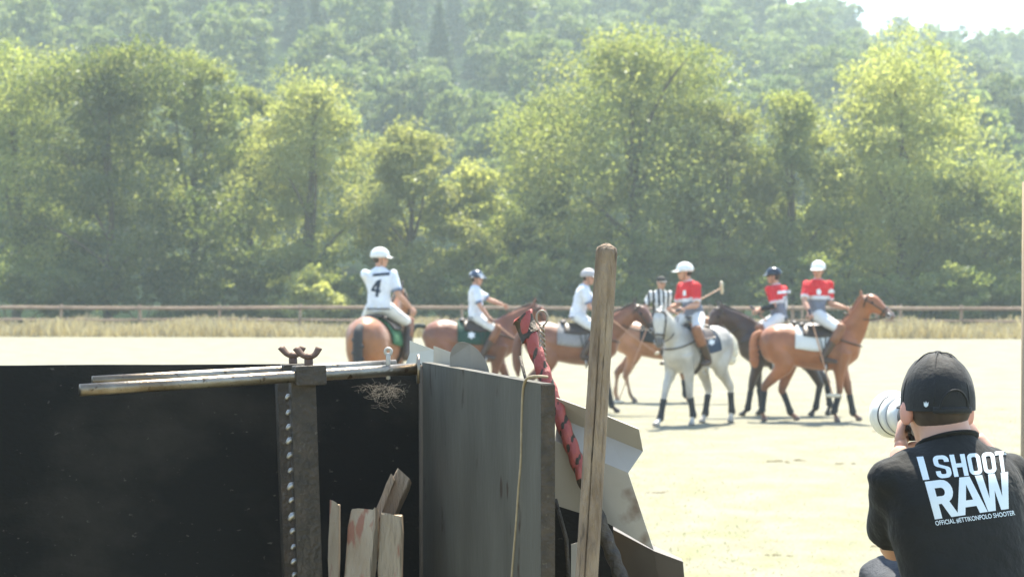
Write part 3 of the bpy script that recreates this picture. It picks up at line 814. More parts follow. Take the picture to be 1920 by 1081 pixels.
def hand(mb, wrist, fdir, pn, thumb_side, curl=1.0, k=1.0, colr=SKIN, n=8):
    """palm + four unequal curled fingers + thumb leaving the side of the palm"""
    f = Vector(fdir).normalized(); p = Vector(pn); p = (p - f * f.dot(p)).normalized(); l = f.cross(p) * thumb_side
    old = mb.col; mb.col = colr
    mb.tube([wrist, wrist + f*.035*k, wrist + f*.07*k, wrist + f*.092*k], [(.026*k, .02*k), (.036*k, .017*k), (.041*k, .015*k), (.038*k, .011*k)], 12, ref=l)
    ln = [.068, .076, .071, .055]
    for i in range(4):
        b = wrist + f*.085*k + l * ((.030 - i * .0205) * k)
        d = f.copy(); pts = [b - f * .012 * k, b]
        for sgm, fr in enumerate((.45, .32, .23)):
            a = curl * (0.55 + .3 * sgm)
            d = (d * math.cos(a) + p * math.sin(a)).normalized() if sgm == 0 else (d * math.cos(a) + (p * d.dot(f) - f * d.dot(p)).normalized() * math.sin(a)).normalized()
            b = b + d * (ln[i] * fr * 1.15 * k); pts.append(b)
        mb.tube(pts, [.0095*k, .0095*k, .009*k, .0083*k, .0068*k], n, cap=.7)
    b = wrist + f*.028*k + l*.030*k
    d = (f * .6 + l * .75 + p * .25).normalized()
    b2 = b + d*.036*k; d2 = (f * .75 + p * (.35 + .3*curl) + l*.2).normalized(); b3 = b2 + d2*.032*k; b4 = b3 + (d2 + p*.4*curl).normalized()*.025*k
    mb.tube([b - d*.015*k, b, b2, b3, b4], [.013*k, .0135*k, .0115*k, .0105*k, .0075*k], n, cap=.7)
    mb.col = old

def head_mb(mb, c, F, U, skin, s=1.0):
    """cranium, jaw, brow, nose, lips, ears; c at eye height centre"""
    Ls = U.cross(F).normalized(); Rm = Matrix((F, Ls, U)).transposed()
    e = lambda o, r, q=skin, n=14, m=9: mb.ell(c + Rm @ (V(*o) * s), tuple(x * s for x in r), Rm, n=n, m=m, col=q)
    e((-.012, 0, .035), (.098, .077, .085)); e((.012, 0, -.03), (.076, .066, .085)); e((.035, 0, -.085), (.05, .046, .036))
    e((.083, 0, -.012), (.020, .015, .030)); e((.098, 0, -.028), (.013, .015, .012))
    e((.076, 0, .022), (.018, .055, .012))
    lip = tuple(x * .75 for x in skin); e((.082, 0, -.067), (.010, .024, .009), lip, 8, 6)
    for sg in (-1, 1):
        e((-.005, .080 * sg, -.012), (.022, .010, .034), skin, 10, 8)
        e((.083, .032 * sg, .004), (.008, .013, .007), (0.02, 0.015, 0.012), 8, 6)
    return Rm

def rider(label, loc, yaw, S, jersey, helmet, lean=.05, tilt=0.0, tyaw=0.0, hyaw=0.0, hpitch=0.0, hand_l=(.5, .06, 1.78), hand_r=(.42, -.10, 1.74), elb=(-.5, 0, -.8), boots=M_boot, knee=M_knee,
          gloves=False, brim=1.0, sleeves_dark=False, cap=False, seat=1.64, skin=SKIN, mallet=None, mlabel=None, hairc=None, goggles=False):
    root = tag(empty('person', loc, yaw, S), label, 'person', 'riders on the field')
    Hc = V(.08, 0, seat + .03)
    U = V(math.sin(lean), math.sin(tilt), math.cos(lean)).normalized()
    def fr(t):
        m = rotz(tyaw * t); return m @ V(1, 0, 0), m @ V(0, 1, 0)
    Fs, Ls = fr(1.0)
    sp = lambda h, fo=0: Hc + U * h + fr(max(0, min(1, h / .4)))[0] * fo
    ST = [(-.07, .165, .135), (.04, .165, .132), (.17, .160, .125), (.30, .178, .13), (.40, .192, .122), (.465, .162, .098), (.51, .09, .078), (.535, .062, .062)]
    if jersey == 'white': W = (.70, .73, .78); tc = [W]*7 + [(.60, .64, .70)]; sc, cuff = W, (.10, .16, .28)
    elif jersey == 'red':
        Rd, G_, Wt = (.62, .028, .035), (.17, .18, .22), (.66, .66, .68)
        tc = [G_, G_, G_, Rd, Rd, Rd, Rd, Wt]; sc, cuff = Rd, (.68, .68, .70)
    else: W = (.62, .62, .60); tc = [W]*8; sc, cuff = W, W
    shl = sp(.435) + Ls * .188; shr = sp(.435) - Ls * .188
    el, wl = ik(shl, V(*hand_l), .29, .265, Ls * .35 + V(*elb)); er, wr = ik(shr, V(*hand_r), .29, .265, -Ls * .35 + V(*elb))
    Fh = rotz(tyaw + hyaw) @ V(math.cos(hpitch), 0, -math.sin(hpitch)); Uh = (V(0, 0, 1) - Fh * Fh.z).normalized()
    hc = sp(.535) + U * .115 + Fs * .02 + Fh * .02
    # --- body, one surface
    bm_ = MB(); bm_.col = skin
    bm_.tube([sp(h) for h, a, b in ST], [(a - .02, b - .02) for h, a, b in ST], 14, ref=[fr(max(0, min(1, h / .4)))[1] for h, a, b in ST])
    bm_.tube([sp(.45), sp(.53), sp(.585) + Fs * .015, hc - Uh * .06], [.07, .056, .054, .056], 12)
    Rm = head_mb(bm_, hc, Fh, Uh, skin)
    for s_, e_, w_ in ((shl, el, wl), (shr, er, wr)):
        bm_.ell(s_, (.06, .06, .06)); bm_.tube([s_, s_.lerp(e_, .5), e_, e_.lerp(w_, .35), w_], [.054, .048, .042, .044, .027], 10, k=2)
    hips = [Hc + V(0, .095 * s, -.02) for s in (1, -1)]
    knees = [V(.42, .315 * s, 1.40) for s in (1, -1)]; ank = [V(.20, .345 * s, .985) for s in (1, -1)]; toes = [V(.36, .375 * s, .93) for s in (1, -1)]
    for h_, k_, a_, t_ in zip(hips, knees, ank, toes):
        bm_.tube([h_, h_.lerp(k_, .5), k_, k_.lerp(a_, .35), a_, a_.lerp(t_, .5) - V(0, 0, .015), t_], [.085, .075, .055, .053, .035, .034, .025], 10, k=2)
    bm_.ell(Hc, (.11, .145, .10))
    me = remesh(bm_, .014, 3)
    fg = MB()
    for w_, e_, s in ((wl, el, 1), (wr, er, -1)):
        f_ = (w_ - e_).normalized(); hand(fg, w_ - f_ * .01, f_, V(0, -.5 * s, -.85) if abs(f_.z) < .7 else V(0.3, -s, 0), s, 1.25, 1.0, (.05, .05, .05) if gloves else skin, 6)
    me = add_to_mesh(me, fg, True)
    link('body', me, M_skin, root)
    # --- jersey
    jb = MB()
    jb.tube([sp(h) for h, a, b in ST], [(a, b) for h, a, b in ST], 20, ref=[fr(max(0, min(1, h / .4)))[1] for h, a, b in ST for _k in range(5)], k=5, cols=tc)
    for s_, e_ in ((shl, el), (shr, er)):
        jb.ell(s_, (.072, .072, .068), col=sc)
        d = e_ - s_; jb.tube([s_, s_ + d*.35, s_ + d*.66, s_ + d*.78, s_ + d*.84], [.068, .068, .067, .067, .066], 12, k=3, cols=[sc, sc, sc, cuff, cuff], cap=.05)
    cf = None
    if jersey == 'red':
        def cf(p):
            q = Vector(p) - Hc; h = q.dot(U); v = q - U * h
            if abs(v.dot(Ls)) > .185 and h > .1: return None
            return (.17, .18, .22) if h < .215 else ((.66, .66, .68) if h < .27 else ((.62, .028, .035) if h < .5 else None))
    if jersey == 'stripe':
        def cf(p):
            q = Vector(p) - Hc; v = q.dot(Ls)
            return (.02, .02, .022) if int(math.floor((v + 5) / .048)) % 2 else (.66, .66, .64)
    jo = link('jersey', remesh(jb, .014, 3, colfn=cf, disp=lambda p: .010 * mnoise.noise(V(p.x * 8, p.y * 8, p.z * 13)) + .007 * mnoise.noise(p * 19)), M_cloth, root)
    if sleeves_dark:
        for e_, w_ in ((el, wl), (er, wr)):
            build('sleeve_guard', MB().tube([e_.lerp(w_, .0), e_.lerp(w_, .85)], [.052, .036], 10), M_wrap, root)
    # --- breeches
    pb = MB(); pb.ell(Hc + V(0, 0, -.01), (.135, .168, .115)); pb.tube([sp(-.05), sp(.03)], [(.158, .128), (.150, .12)], 14, ref=V(0, 1, 0))
    for h_, k_, a_ in zip(hips, knees, ank):
        pb.tube([h_, h_.lerp(k_, .5), k_, k_.lerp(a_, .25)], [(.105), .093, .07, .06], 12, k=2)
    link('breeches', remesh(pb, .016, 3, color=False, disp=lambda p: .005 * mnoise.noise(p * 11)), M_white_b, root)
    if jersey != 'stripe': build('belt', MB().tube([sp(-.035) + V(.165 * math.cos(a) * .82, .172 * math.sin(a), 0) for a in np.linspace(0, 6.28, 24, endpoint=False)], [(.008, .02)] * 24, 8, closed=True), M_leather, root)
    for k_, a_, t_ in zip(knees, ank, toes):
        bb = MB().tube([k_.lerp(a_, .12), k_.lerp(a_, .45), a_ + V(0, 0, .03), a_ - V(0.01, 0, .035), a_.lerp(t_, .5) - V(0, 0, .02), t_ - V(0, 0, .005), t_ + (t_ - a_).normalized() * .04], [.072, .07, .052, .056, (.045, .04), (.042, .033), (.026, .02)], 12, k=2)
        build('boot', bb, boots, root)
        if knee: build('knee_guard', MB().tube([k_.lerp(a_, -.12) + V(.02, 0, .03), k_ + V(.012, 0, 0), k_.lerp(a_, .45) + V(.01, 0, 0)], [.072, .08, .077], 12, k=2), knee, root)
    # --- headgear
    hm = MB(); hcen = hc + Rm @ V(-.012, 0, .045)
    shell_col = helmet
    if cap:
        hm.ell(hcen + Rm @ V(0, 0, .005), (.112, .092, .082), Rm, n=20, m=12, zmin=-.15)
        ho = build('cap', hm, mat('cap_black', (.02, .02, .02), .8), root)
        r0, r1, wdt = .10, .175, 1.0
    else:
        hm.ell(hcen, (.135, .112, .112), Rm, n=24, m=14, zmin=-.25)
        ho = build('helmet', hm, shell_col, root)
        r0, r1, wdt = .118, .118 + .075 * brim, 1.25
    vb = MB(); rows = []
    for zz in (0, 1):
        row = []
        for i in range(17):
            a = -wdt + 2 * wdt * i / 16
            k = math.cos(a / wdt * math.pi / 2) ** .6
            inner = Rm @ V(.118 * math.cos(a), .10 * math.sin(a), -.018 + .012 * zz)
            outer = Rm @ V((.118 + (r1 - r0) * k) * math.cos(a), (.10 + (r1 - r0) * .55 * k) * math.sin(a), -.045 + .010 * zz + .02 * (1 - k))
            row.append((vb.addv(hcen + inner), vb.addv(hcen + outer)))
        rows.append(row)
    for i in range(16):
        for r_ in rows: vb.addf((r_[i][0], r_[i+1][0], r_[i+1][1], r_[i][1]))
        vb.addf((rows[0][i][1], rows[0][i+1][1], rows[1][i+1][1], rows[1][i][1]))
    build('peak', vb, ho.data.materials[0], ho)
    if not cap:
        build('chin_strap', MB().tube([hcen + Rm @ V(.02, .085 * math.cos(a), -.02 - .135 * math.sin(a)) for a in np.linspace(0, math.pi, 12)], .006, 6), M_leather, root)
    hb = MB().ell(hc + Rm @ V(-.035, 0, .0), (.078, .074, .072), Rm)
    build('hair', hb, hairc or M_hair, root)
    if mallet:
        tip, hd = V(*mallet[0]), V(*mallet[1])      # far end and direction of the head, rider coordinates
        hp = wr + (wr - er).normalized() * .055 if mallet[2] == 'r' else wl + (wl - el).normalized() * .055
        d = (tip - hp).normalized()
        mr = tag(empty('polo_mallet', loc, yaw, S), mlabel, 'mallet', 'polo mallets')
        build('shaft', MB().tube([hp - d * .10, hp.lerp(tip, .5) + V(0, 0, -.01), tip], [.014, .011, .009], 8, k=3), M_cane, mr)
        build('grip', MB().tube([hp - d * .11, hp + d * .10], [.019, .017], 8), mat('mallet_grip', mallet[3] if len(mallet) > 3 else (.05, .05, .06), .8), mr)
        h2 = hd.normalized() * .115
        build('mallet_head', MB().tube([tip - h2, tip - h2 * .5, tip + h2 * .5, tip + h2], [.022, .028, .028, .022], 10), M_cream, mr)
    bpy.context.view_layer.update()
    return root, jo

def place(px, s):        # ground point seen in column px at a scale of s photo pixels per metre
    d = FPX / s
    return V((px - 960) / FPX * d, d, 0)

BAY = dict(name='bay', body=(.34, .135, .055), dark=(.05, .028, .02), muzzle=(.07, .04, .03), hoof=(.06, .05, .045), mane=(.025, .018, .014), tail=(.02, .018, .02), knee=(.12, .055, .03), dark_ears=True)
BROWN = dict(name='brown', body=(.22, .078, .036), dark=(.06, .028, .02), muzzle=(.09, .04, .03), hoof=(.06, .05, .045), mane=(.05, .03, .022), tail=(.02, .028, .024), knee=(.12, .055, .03))
LIVER = dict(name='liver', body=(.245, .095, .046), dark=(.05, .025, .02), muzzle=(.05, .032, .028), hoof=(.05, .04, .04), mane=(.03, .02, .016), tail=(.12, .05, .03), knee=(.1, .045, .03), face=(.15, .06, .035), dark_ears=True)
GINGER = dict(name='ginger', body=(.40, .18, .08), dark=(.38, .22, .13), muzzle=(.18, .09, .06), hoof=(.2, .17, .14), mane=(.3, .14, .07), tail=(.42, .30, .2), knee=(.3, .14, .07), face=(.10, .05, .03))
GREY = dict(name='grey', body=(.50, .47, .415), dark=(.56, .52, .47), muzzle=(.12, .11, .11), hoof=(.32, .29, .26), mane=(.45, .44, .42), tail=(.66, .60, .48), face=(.50, .48, .45), knee=(.45, .42, .38))
DARK = dict(name='dark', body=(.050, .026, .018), dark=(.022, .014, .012), muzzle=(.04, .024, .02), hoof=(.04, .035, .03), mane=(.015, .011, .01), tail=(.015, .012, .01), face=(.07, .035, .025), knee=(.03, .018, .014))
CHEST = dict(name='chestnut', body=(.35, .125, .046), dark=(.20, .08, .04), muzzle=(.20, .13, .10), hoof=(.1, .07, .06), mane=(.22, .09, .045), tail=(.30, .12, .055), knee=(.2, .08, .04))

HW = mat('helmet_white', (.76, .77, .76), .35, c2=(.70, .71, .70), scale=5)
HG = mat('helmet_grey', (.38, .36, .36), .5, c2=(.44, .42, .42), scale=5)
HN = mat('helmet_navy', (.02, .035, .07), .3, c2=(.55, .58, .62), scale=9, thresh=(.54, .58))
HB = mat('helmet_dark', (.012, .018, .035), .25, c2=(.5, .52, .56), scale=8, thresh=(.6, .64))

# A: number four, seen from behind
pA = place(708, 118); yA = R(76)
horse('bay horse with tied black tail seen from behind, left of the group', pA, yA, 1.13, BAY, neck=(R(4), R(-2)), head=(0, R(-4)), pad=('green', (.02, .10, .04), (.035, .14, .05)), tail='tied', legs=dict(fl=(.12, 0, False), hr=(-.1, 0, False)))
rA, jA = rider('rider in white jersey number four with white helmet, back turned', pA, yA, 1.16, 'white', HW, lean=.0, tyaw=R(17), hyaw=R(-88), hand_l=(.52, .12, 1.80), hand_r=(.20, -.42, 1.62), elb=(-.2, 0, -1), seat=1.62)
# B
pB = place(884, 104); yB = R(3)
hB = horse('brown horse with green saddle pad walking right, leftmost of the side-on horses', pB, yB, 1.04, BROWN, neck=(R(-9), R(4)), head=(R(4), 0), pad=('dark_green', (.012, .05, .035), (.02, .065, .045)), tail='arched', rein=(.62, 0, 1.74), legs=dict(fl=(.28, -.1, False), fr=(-.16, 0, False), hl=(-.2, 0, False), hr=(.2, .05, False)))
rB, jB = rider('rider in plain white jersey with navy and white helmet on brown horse', pB, yB, 1.02, 'white', HN, lean=-.03, hyaw=R(-6), hand_l=(.66, .05, 1.80), hand_r=(.30, -.34, 1.62), seat=1.63, tyaw=R(-8),
      mallet=((.95, -.55, 1.12), (.3, -1, 0), 'r'), mlabel='polo mallet pointing down over the brown horse shoulder with the green pad')
# C
pC = place(1074, 107); yC = R(-4)
horse('brown horse with grey pad half hidden behind the wooden pole', pC, yC, 1.03, LIVER, neck=(R(-6), R(-8)), head=(R(10), R(-4)), pad=('grey', (.22, .21, .2), (.32, .30, .29)), tail='loose', rein=(.6, 0, 1.66), legs=dict(fl=(.2, 0, False), fr=(-.1, 0, False), hl=(-.2, 0, False), hr=(.16, 0, False)))
rC, jC = rider('rider in white jersey with grey helmet leaning forward behind the wooden pole', pC, yC, 1.04, 'white', HG, lean=.24, hyaw=R(-12), hand_l=(.60, .06, 1.72), hand_r=(.52, -.16, 1.68), seat=1.62,
      mallet=((1.42, -.35, 1.02), (.2, -1, 0.1), 'r'), mlabel='polo mallet slanting down to the right of the wooden pole')
# D: umpire
pD = place(1228, 98); yD = R(-10)
horse('light ginger horse with pale socks behind the grey horse', pD, yD, 1.0, GINGER, neck=(R(-34), R(0)), head=(R(20), 0), pad=('black', (.02, .02, .02), (.03, .03, .03)), wraps='front', tail='tied', rein=(.5, 0, 1.64), legs=dict(fl=(.1, 0, False), fr=(.2, -.15, False), hl=(-.20, 0, False), hr=(.16, 0, False)))
rD, jD = rider('umpire in black and white striped shirt and dark cap behind the grey horse', pD, yD, 1.0, 'stripe', HW, lean=.05, tyaw=R(-70), hyaw=R(10), hand_l=(.40, -.05, 1.72), hand_r=(-.05, -.36, 1.66), cap=True, seat=1.60, knee=None,
      mallet=((-.62, -.7, .03), (1, -.2, 0), 'r'), mlabel='thin pale mallet resting on the ground under the ginger horse')
# E: grey
pE = place(1306, 116); yE = R(231)
hE = horse('grey horse with black leg wraps walking towards the camera', pE, yE, 1.02, GREY, neck=(R(-6), R(6)), head=(R(-18), R(14)), pad=('navy', M_navy_pad, (.03, .05, .08)), tail='bun', rein=(.52, 0, 1.70), legs=dict(fl=(-.14, -.12, False), fr=(.34, 0, False), hl=(-.20, 0, False), hr=(.16, 0, False)))
rE, jE = rider('rider in red and grey jersey with white helmet on the grey horse', pE, yE, 1.07, 'red', HW, lean=.10, tilt=-.13, tyaw=R(-18), hyaw=R(-26), hand_l=(.50, .12, 1.76), hand_r=(.34, -.22, 1.78), brim=1.25, seat=1.62,
      mallet=((-.22, .31, 2.06), (.5, .3, .6), 'l', (.05, .12, .3)), mlabel='polo mallet carried over the shoulder of the rider on the grey horse')
# F
pF = place(1470, 109); yF = R(184)
horse('dark brown horse facing left behind the chestnut horse', pF, yF, 1.03, DARK, neck=(R(-8), R(8)), head=(R(-4), R(10)), pad=('char', (.02, .02, .025), (.035, .035, .04)), tail='tied', rein=(.5, 0, 1.7), legs=dict(fl=(.18, 0, False), fr=(-.14, 0, False), hl=(.1, 0, False), hr=(-.22, 0, False)))
rF, jF = rider('rider in red jersey and dark helmet turned away on the dark horse', pF, yF, 1.05, 'red', HB, lean=.10, tyaw=R(-48), hyaw=R(35), hand_l=(.46, .22, 1.74), hand_r=(.25, -.36, 1.76), sleeves_dark=True, seat=1.60,
      mallet=((.05, .30, 1.30), (1, 0, 0), 'l'), mlabel='polo mallet held low in the gloved hand of the dark-helmeted rider')
# G
pG = place(1522, 113.5); yG = R(-9)
horse('chestnut horse with white saddle pad, its head turned right, rightmost of the group', pG, yG, 1.03, CHEST, neck=(R(15), R(-24)), head=(R(10), R(18)), pad=('white', (.66, .66, .62), (.74, .74, .70)), tail='tied', rein=(.5, 0, 1.74), legs=dict(fl=(.20, 0, False), fr=(-.05, -.2, False), hl=(.28, 0, False), hr=(-.20, 0, False)))
rG, jG = rider('rider in red and grey jersey facing the camera on the chestnut horse', pG, yG, 1.08, 'red', HW, lean=.02, tyaw=R(-62), hyaw=R(-40), hand_l=(.50, -.04, 1.74), hand_r=(-.02, -.42, 1.66), brim=1.2, seat=1.62,
      mallet=((.34, -.62, .42), (1, -.3, 0), 'r'), mlabel='polo mallet hanging down beside the chestnut horse')

# printed marks on jerseys and pads
def star(cx, cy, r, n=5, k=.5): return [(cx + (r if i % 2 == 0 else r * k) * math.sin(math.pi * i / n), cy - (r if i % 2 == 0 else r * k) * math.cos(math.pi * i / n)) for i in range(2 * n)]
def part_of(root, nm): return [c for c in root.children if c.name.split('.')[0] == nm][0]
FOUR = [[(706, 526), (715, 523), (711, 543), (714, 543.5), (713.5, 548), (710.5, 547.6), (709, 557), (703.5, 556), (705, 547), (696, 545.5), (696.5, 541)], [(706, 534), (701.5, 541.5), (705.5, 542)]]
print_on(jA, FOUR, 'number', M_navy, rA, .006, 3)
print_on(jA, [[(700, 513), (731, 510), (730, 516), (698, 518)]], 'name_bar', M_navy, rA, .006, 4)
print_on(jF, [[(1468, 556), (1473, 553), (1476, 553), (1477, 578), (1472, 578), (1471, 560), (1468, 561)]], 'number', M_wprint, rF, .006, 3)
print_on(jF, [[(1457, 546), (1482, 543), (1483, 549), (1458, 551)]], 'name_bar', M_wprint, rF, .006, 4)
print_on(part_of(hB, 'saddle_pad'), [star(884, 628, 8, 6, .6)], 'emblem', M_wprint, hB, .006, 3)
print_on(part_of(hE, 'saddle_pad'), [star(1334, 641, 7, 6, .6)], 'emblem', M_wprint, hE, .006, 3)
print_on(jG, [[(1531, 543), (1537, 541), (1540, 548), (1537, 553), (1531, 551)]], 'emblem', M_wprint, rG, .006, 3)
print_on(jG, [[(1553, 544), (1558, 541), (1564, 544), (1566, 549), (1552, 549)]], 'emblem', M_wprint, rG, .006, 3)
print_on(jE, [[(1281, 545), (1286, 543), (1287, 554), (1281, 554)]], 'emblem', M_wprint, rE, .006, 3)

# ------------------------------------------------------------------ haze: one closed box of thin pale air
hz = bpy.data.materials.new('haze_air'); hz.use_nodes = True; hz.node_tree.nodes.clear()
pv = hz.node_tree.nodes.new('ShaderNodeVolumePrincipled'); ho_ = hz.node_tree.nodes.new('ShaderNodeOutputMaterial')
pv.inputs['Color'].default_value = (0.80, 0.97, 0.95, 1); pv.inputs['Density'].default_value = 0.00068; pv.inputs['Anisotropy'].default_value = 0.3
hz.node_tree.links.new(pv.outputs[0], ho_.inputs['Volume'])
tag(build('haze', MB().box(V(0, 560, 74), (2000, 1500, 152)), hz, smooth=False), kind='stuff')

# ------------------------------------------------------------------ foreground: windbreak of a fire place
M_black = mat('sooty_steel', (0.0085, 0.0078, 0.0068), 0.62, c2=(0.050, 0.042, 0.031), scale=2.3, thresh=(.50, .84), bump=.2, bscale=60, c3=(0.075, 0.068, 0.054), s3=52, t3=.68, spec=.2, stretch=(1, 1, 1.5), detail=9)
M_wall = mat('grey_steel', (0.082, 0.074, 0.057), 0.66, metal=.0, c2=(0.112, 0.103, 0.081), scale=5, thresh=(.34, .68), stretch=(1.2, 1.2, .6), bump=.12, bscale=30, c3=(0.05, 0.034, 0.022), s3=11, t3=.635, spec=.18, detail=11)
M_rust = mat('rusty_steel', (0.038, 0.031, 0.022), 0.65, metal=.2, c2=(0.085, 0.064, 0.044), scale=30, bump=.5, bscale=90, c3=(.11, .095, .075), s3=80, t3=.66)
M_pipe = mat('worn_pipe', (0.34, 0.30, 0.24), 0.36, metal=.9, c2=(0.17, 0.13, 0.09), scale=5, thresh=(.42, .6), bump=.15, bscale=140, c3=(0.11, 0.08, 0.055), s3=50, t3=.62)
M_galv = mat('galvanised_sheet', (0.46, 0.42, 0.36), 0.48, metal=.15, c2=(0.36, 0.32, 0.265), scale=4, c3=(0.20, 0.14, 0.10), s3=5, t3=.62, bump=.1, bscale=15)
M_corner = mat('rust_seam', (0.20, 0.15, 0.10), 0.7, metal=.3, c2=(0.10, 0.08, 0.06), scale=14, stretch=(4, 4, .5), bump=.5)

C0 = at(790, 676, 6.6); C1 = at(1015, 722, 5.2); zt = (C0.z + C1.z) / 2
LF = at(-170, 686, 6.42)
wd = V(C1.x - C0.x, C1.y - C0.y, 0); wlen = wd.length; wd.normalize(); wn_ = V(-wd.y, wd.x, 0)          # wn_ points outward (right, away)
if wn_.x < 0: wn_ = -wn_
bdv = V(LF.x - C0.x, LF.y - C0.y, 0); blen = bdv.length; bdv.normalize(); bn = V(bdv.y, -bdv.x, 0)
if bn.y < 0: bn = -bn
def wall_d(px):       # depth of the right wall's inner face in column px
    k = (px - 960) / FPX
    t = (C0.x - k * C0.y) / (k * wd.y - wd.x)
    return C0.y + wd.y * t
wb = tag(empty('steel_windbreak', (C0.x, C0.y, BANK)), 'tall black and grey steel windbreak panels standing round the firewood', 'windbreak')
O = Vector(wb.location)
def slab(p, dr, ln, nrm, th, z0, z1, wav=0.0, seed=0, n=14):
    """panel with slightly buckled top and face"""
    m = MB(); rows = []
    for k in (0, 1):
        r = []
        for i in range(n + 1):
            t = i / n; q = p + dr * (ln * t) + nrm * (th * k + wav * mnoise.noise(V(t * 3, seed, 0)))
            dz = wav * .6 * mnoise.noise(V(t * 4, seed + 5, 0))
            r.append((m.addv(V(q.x, q.y, z0)), m.addv(V(q.x, q.y, z1 + dz))))
        rows.append(r)
    a, b = rows
    for i in range(n):
        m.addf((a[i][0], a[i+1][0], a[i+1][1], a[i][1])); m.addf((b[i][0], b[i][1], b[i+1][1], b[i+1][0]))
        m.addf((a[i][1], a[i+1][1], b[i+1][1], b[i][1])); m.addf((a[i][0], b[i][0], b[i+1][0], a[i+1][0]))
    for i in (0, n): m.addf((a[i][0], a[i][1], b[i][1], b[i][0]))
    return m
P0 = V(C0.x, C0.y, 0) - O; P0.z = 0
zb, ztl = -.02, zt - BANK
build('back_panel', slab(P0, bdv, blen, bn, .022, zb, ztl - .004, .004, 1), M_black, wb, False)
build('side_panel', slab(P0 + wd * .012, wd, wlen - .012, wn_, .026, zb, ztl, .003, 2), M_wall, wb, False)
ldir = V(-wd.x, wd.y, 0)
build('side_panel', slab(P0 + bdv * blen, ldir, 1.0, V(-wn_.x, wn_.y, 0), .026, zb, ztl, .003, 3), M_wall, wb, False)
build('corner_seam', MB().tube([P0 + V(.004, -.012, zb + .01), P0 + V(.006, -.012, .5), P0 + V(.004, -.012, ztl - .01)], .011, 8), M_corner, wb)
build('end_flange', MB().box(P0 + wd * (wlen + .004) + wn_ * .013 + V(0, 0, ztl / 2), (.03, .006, ztl - .004), Matrix((wn_, wd, V(0, 0, 1))).transposed()), M_rust, wb, False)

# pipe racks: upright post, sliding collar with wing screw, pipe
def pipe_rack(label, pa, pb, col_px, post_px, dpost, wpost, rp, ctop, cbot, cx0, cx1, wing, pegs, fine):
    base = at(post_px, HOR, dpost); base.z = BANK
    r = tag(empty('pipe_rack', base), label, 'pipe rack', 'pipe racks inside the windbreak')
    o = Vector(base)
    build('pipe', MB().tube([pa - o, pa.lerp(pb, .5) - o, pb - o], [rp, rp, rp], 20, cap=0.05, k=2), M_pipe, r)
    topp = at(post_px - 8, 700, dpost); bot = at(post_px + 22, 1700, dpost); bot.z = BANK - .03
    ax = (topp - bot); L = ax.length; ax.normalize(); sx = V(1, 0.25, 0); sx = (sx - ax * ax.dot(sx)).normalized(); fy = ax.cross(sx)
    rot = Matrix((sx, fy, ax)).transposed()
    # U-channel: web + two flanges
    build('post', MB().box((topp + bot) / 2 - o, (wpost, .006, L), rot).box((topp + bot) / 2 - o + sx * (-wpost / 2 + .003) + fy * .022, (.006, .04, L - .002), rot).box((topp + bot) / 2 - o + sx * (wpost / 2 - .003) + fy * .022, (.006, .04, L - .002), rot), M_rust, r, False, bevel=.001)
    cc = (at(cx0, ctop, dpost - .02) + at(cx1, cbot, dpost - .02)) / 2 + V(0, .025, 0)
    cwid = (cx1 - cx0) / FPX * dpost; chei = (cbot - ctop) / FPX * dpost
    build('collar', MB().box(cc - o, (cwid, .066, chei), rot), M_rust, r, False, bevel=.004)
    wc = cc + ax * (chei / 2)
    ws = MB().tube([wc - o - ax * .01, wc - o + ax * .014], [.011, .011], 12).ell(wc - o + ax * .020, (.012, .012, .010))
    for s_, ln in ((-1, .030), (1, .026)):
        ws.tube([wc - o + ax * .018, wc - o + ax * .026 + V(s_ * .016, 0, 0), wc - o + ax * .042 + V(s_ * ln, 0.004, 0)], [(.006, .006), (.009, .005), (.011, .005)], 10, k=3)
    build('wing_screw', ws, mat('rust_dark', (.09, .05, .035), .6, metal=.3, c2=(.14, .08, .05), scale=40), r)
    if pegs:
        for i in range(15):
            t = topp - ax * (.055 + i * .0362 + rng.uniform(-.003, .003)); kq = rng.uniform(.75, 1.25)
            build('peg', MB().tube([t - o - sx * (wpost / 2 - .002) + fy * .02, t - o - sx * (wpost / 2 + .005) + fy * .02, t - o - sx * (wpost / 2 + .012 * kq) + fy * .018 - ax * .008 * kq], [.0065 * kq, .0075 * kq, .0045], 10, k=2), mat('worn_peg', (.42, .40, .36), .42, metal=.9, c2=(.25, .22, .18), scale=60), r)
    if fine:
        d_ = (pb - pa).normalized()
        e = pb - o
        build('end_disc', MB().tube([e - V(.0035, .0003, 0), e + V(.0035, .0003, 0)], [.037, .037], 28, cap=0), M_pipe, r)
        q = at(728, 690, pa.y + (pb.y - pa.y) * .91) - o
        pin = MB().tube([q + V(0, -.004, -.026), q + V(0, 0, .02), q + V(0, 0, .036)], [.0055, .0055, .006], 10)
        pin.tube([q + V(0, .0, .041) + V(.008 * math.cos(a), 0, .008 * math.sin(a)) for a in np.linspace(0, 6.28, 12, endpoint=False)], .004, 8, closed=True)
        build('eye_pin', pin, M_galv, r)
    return r
pipe_rack('front steel pipe on a perforated upright post with wing screw', at(150, 731, 5.78), at(784, 691, 6.14), 577, 576, 6.02, .060, .0146, 685, 722, 549, 607, True, True, True)
pipe_rack('thinner rear steel pipe on a dark post behind the front pipe', at(173, 714, 6.16), at(742, 683, 6.44), 540, 546, 6.32, .052, .0130, 682, 708, 527, 570, True, False, False)

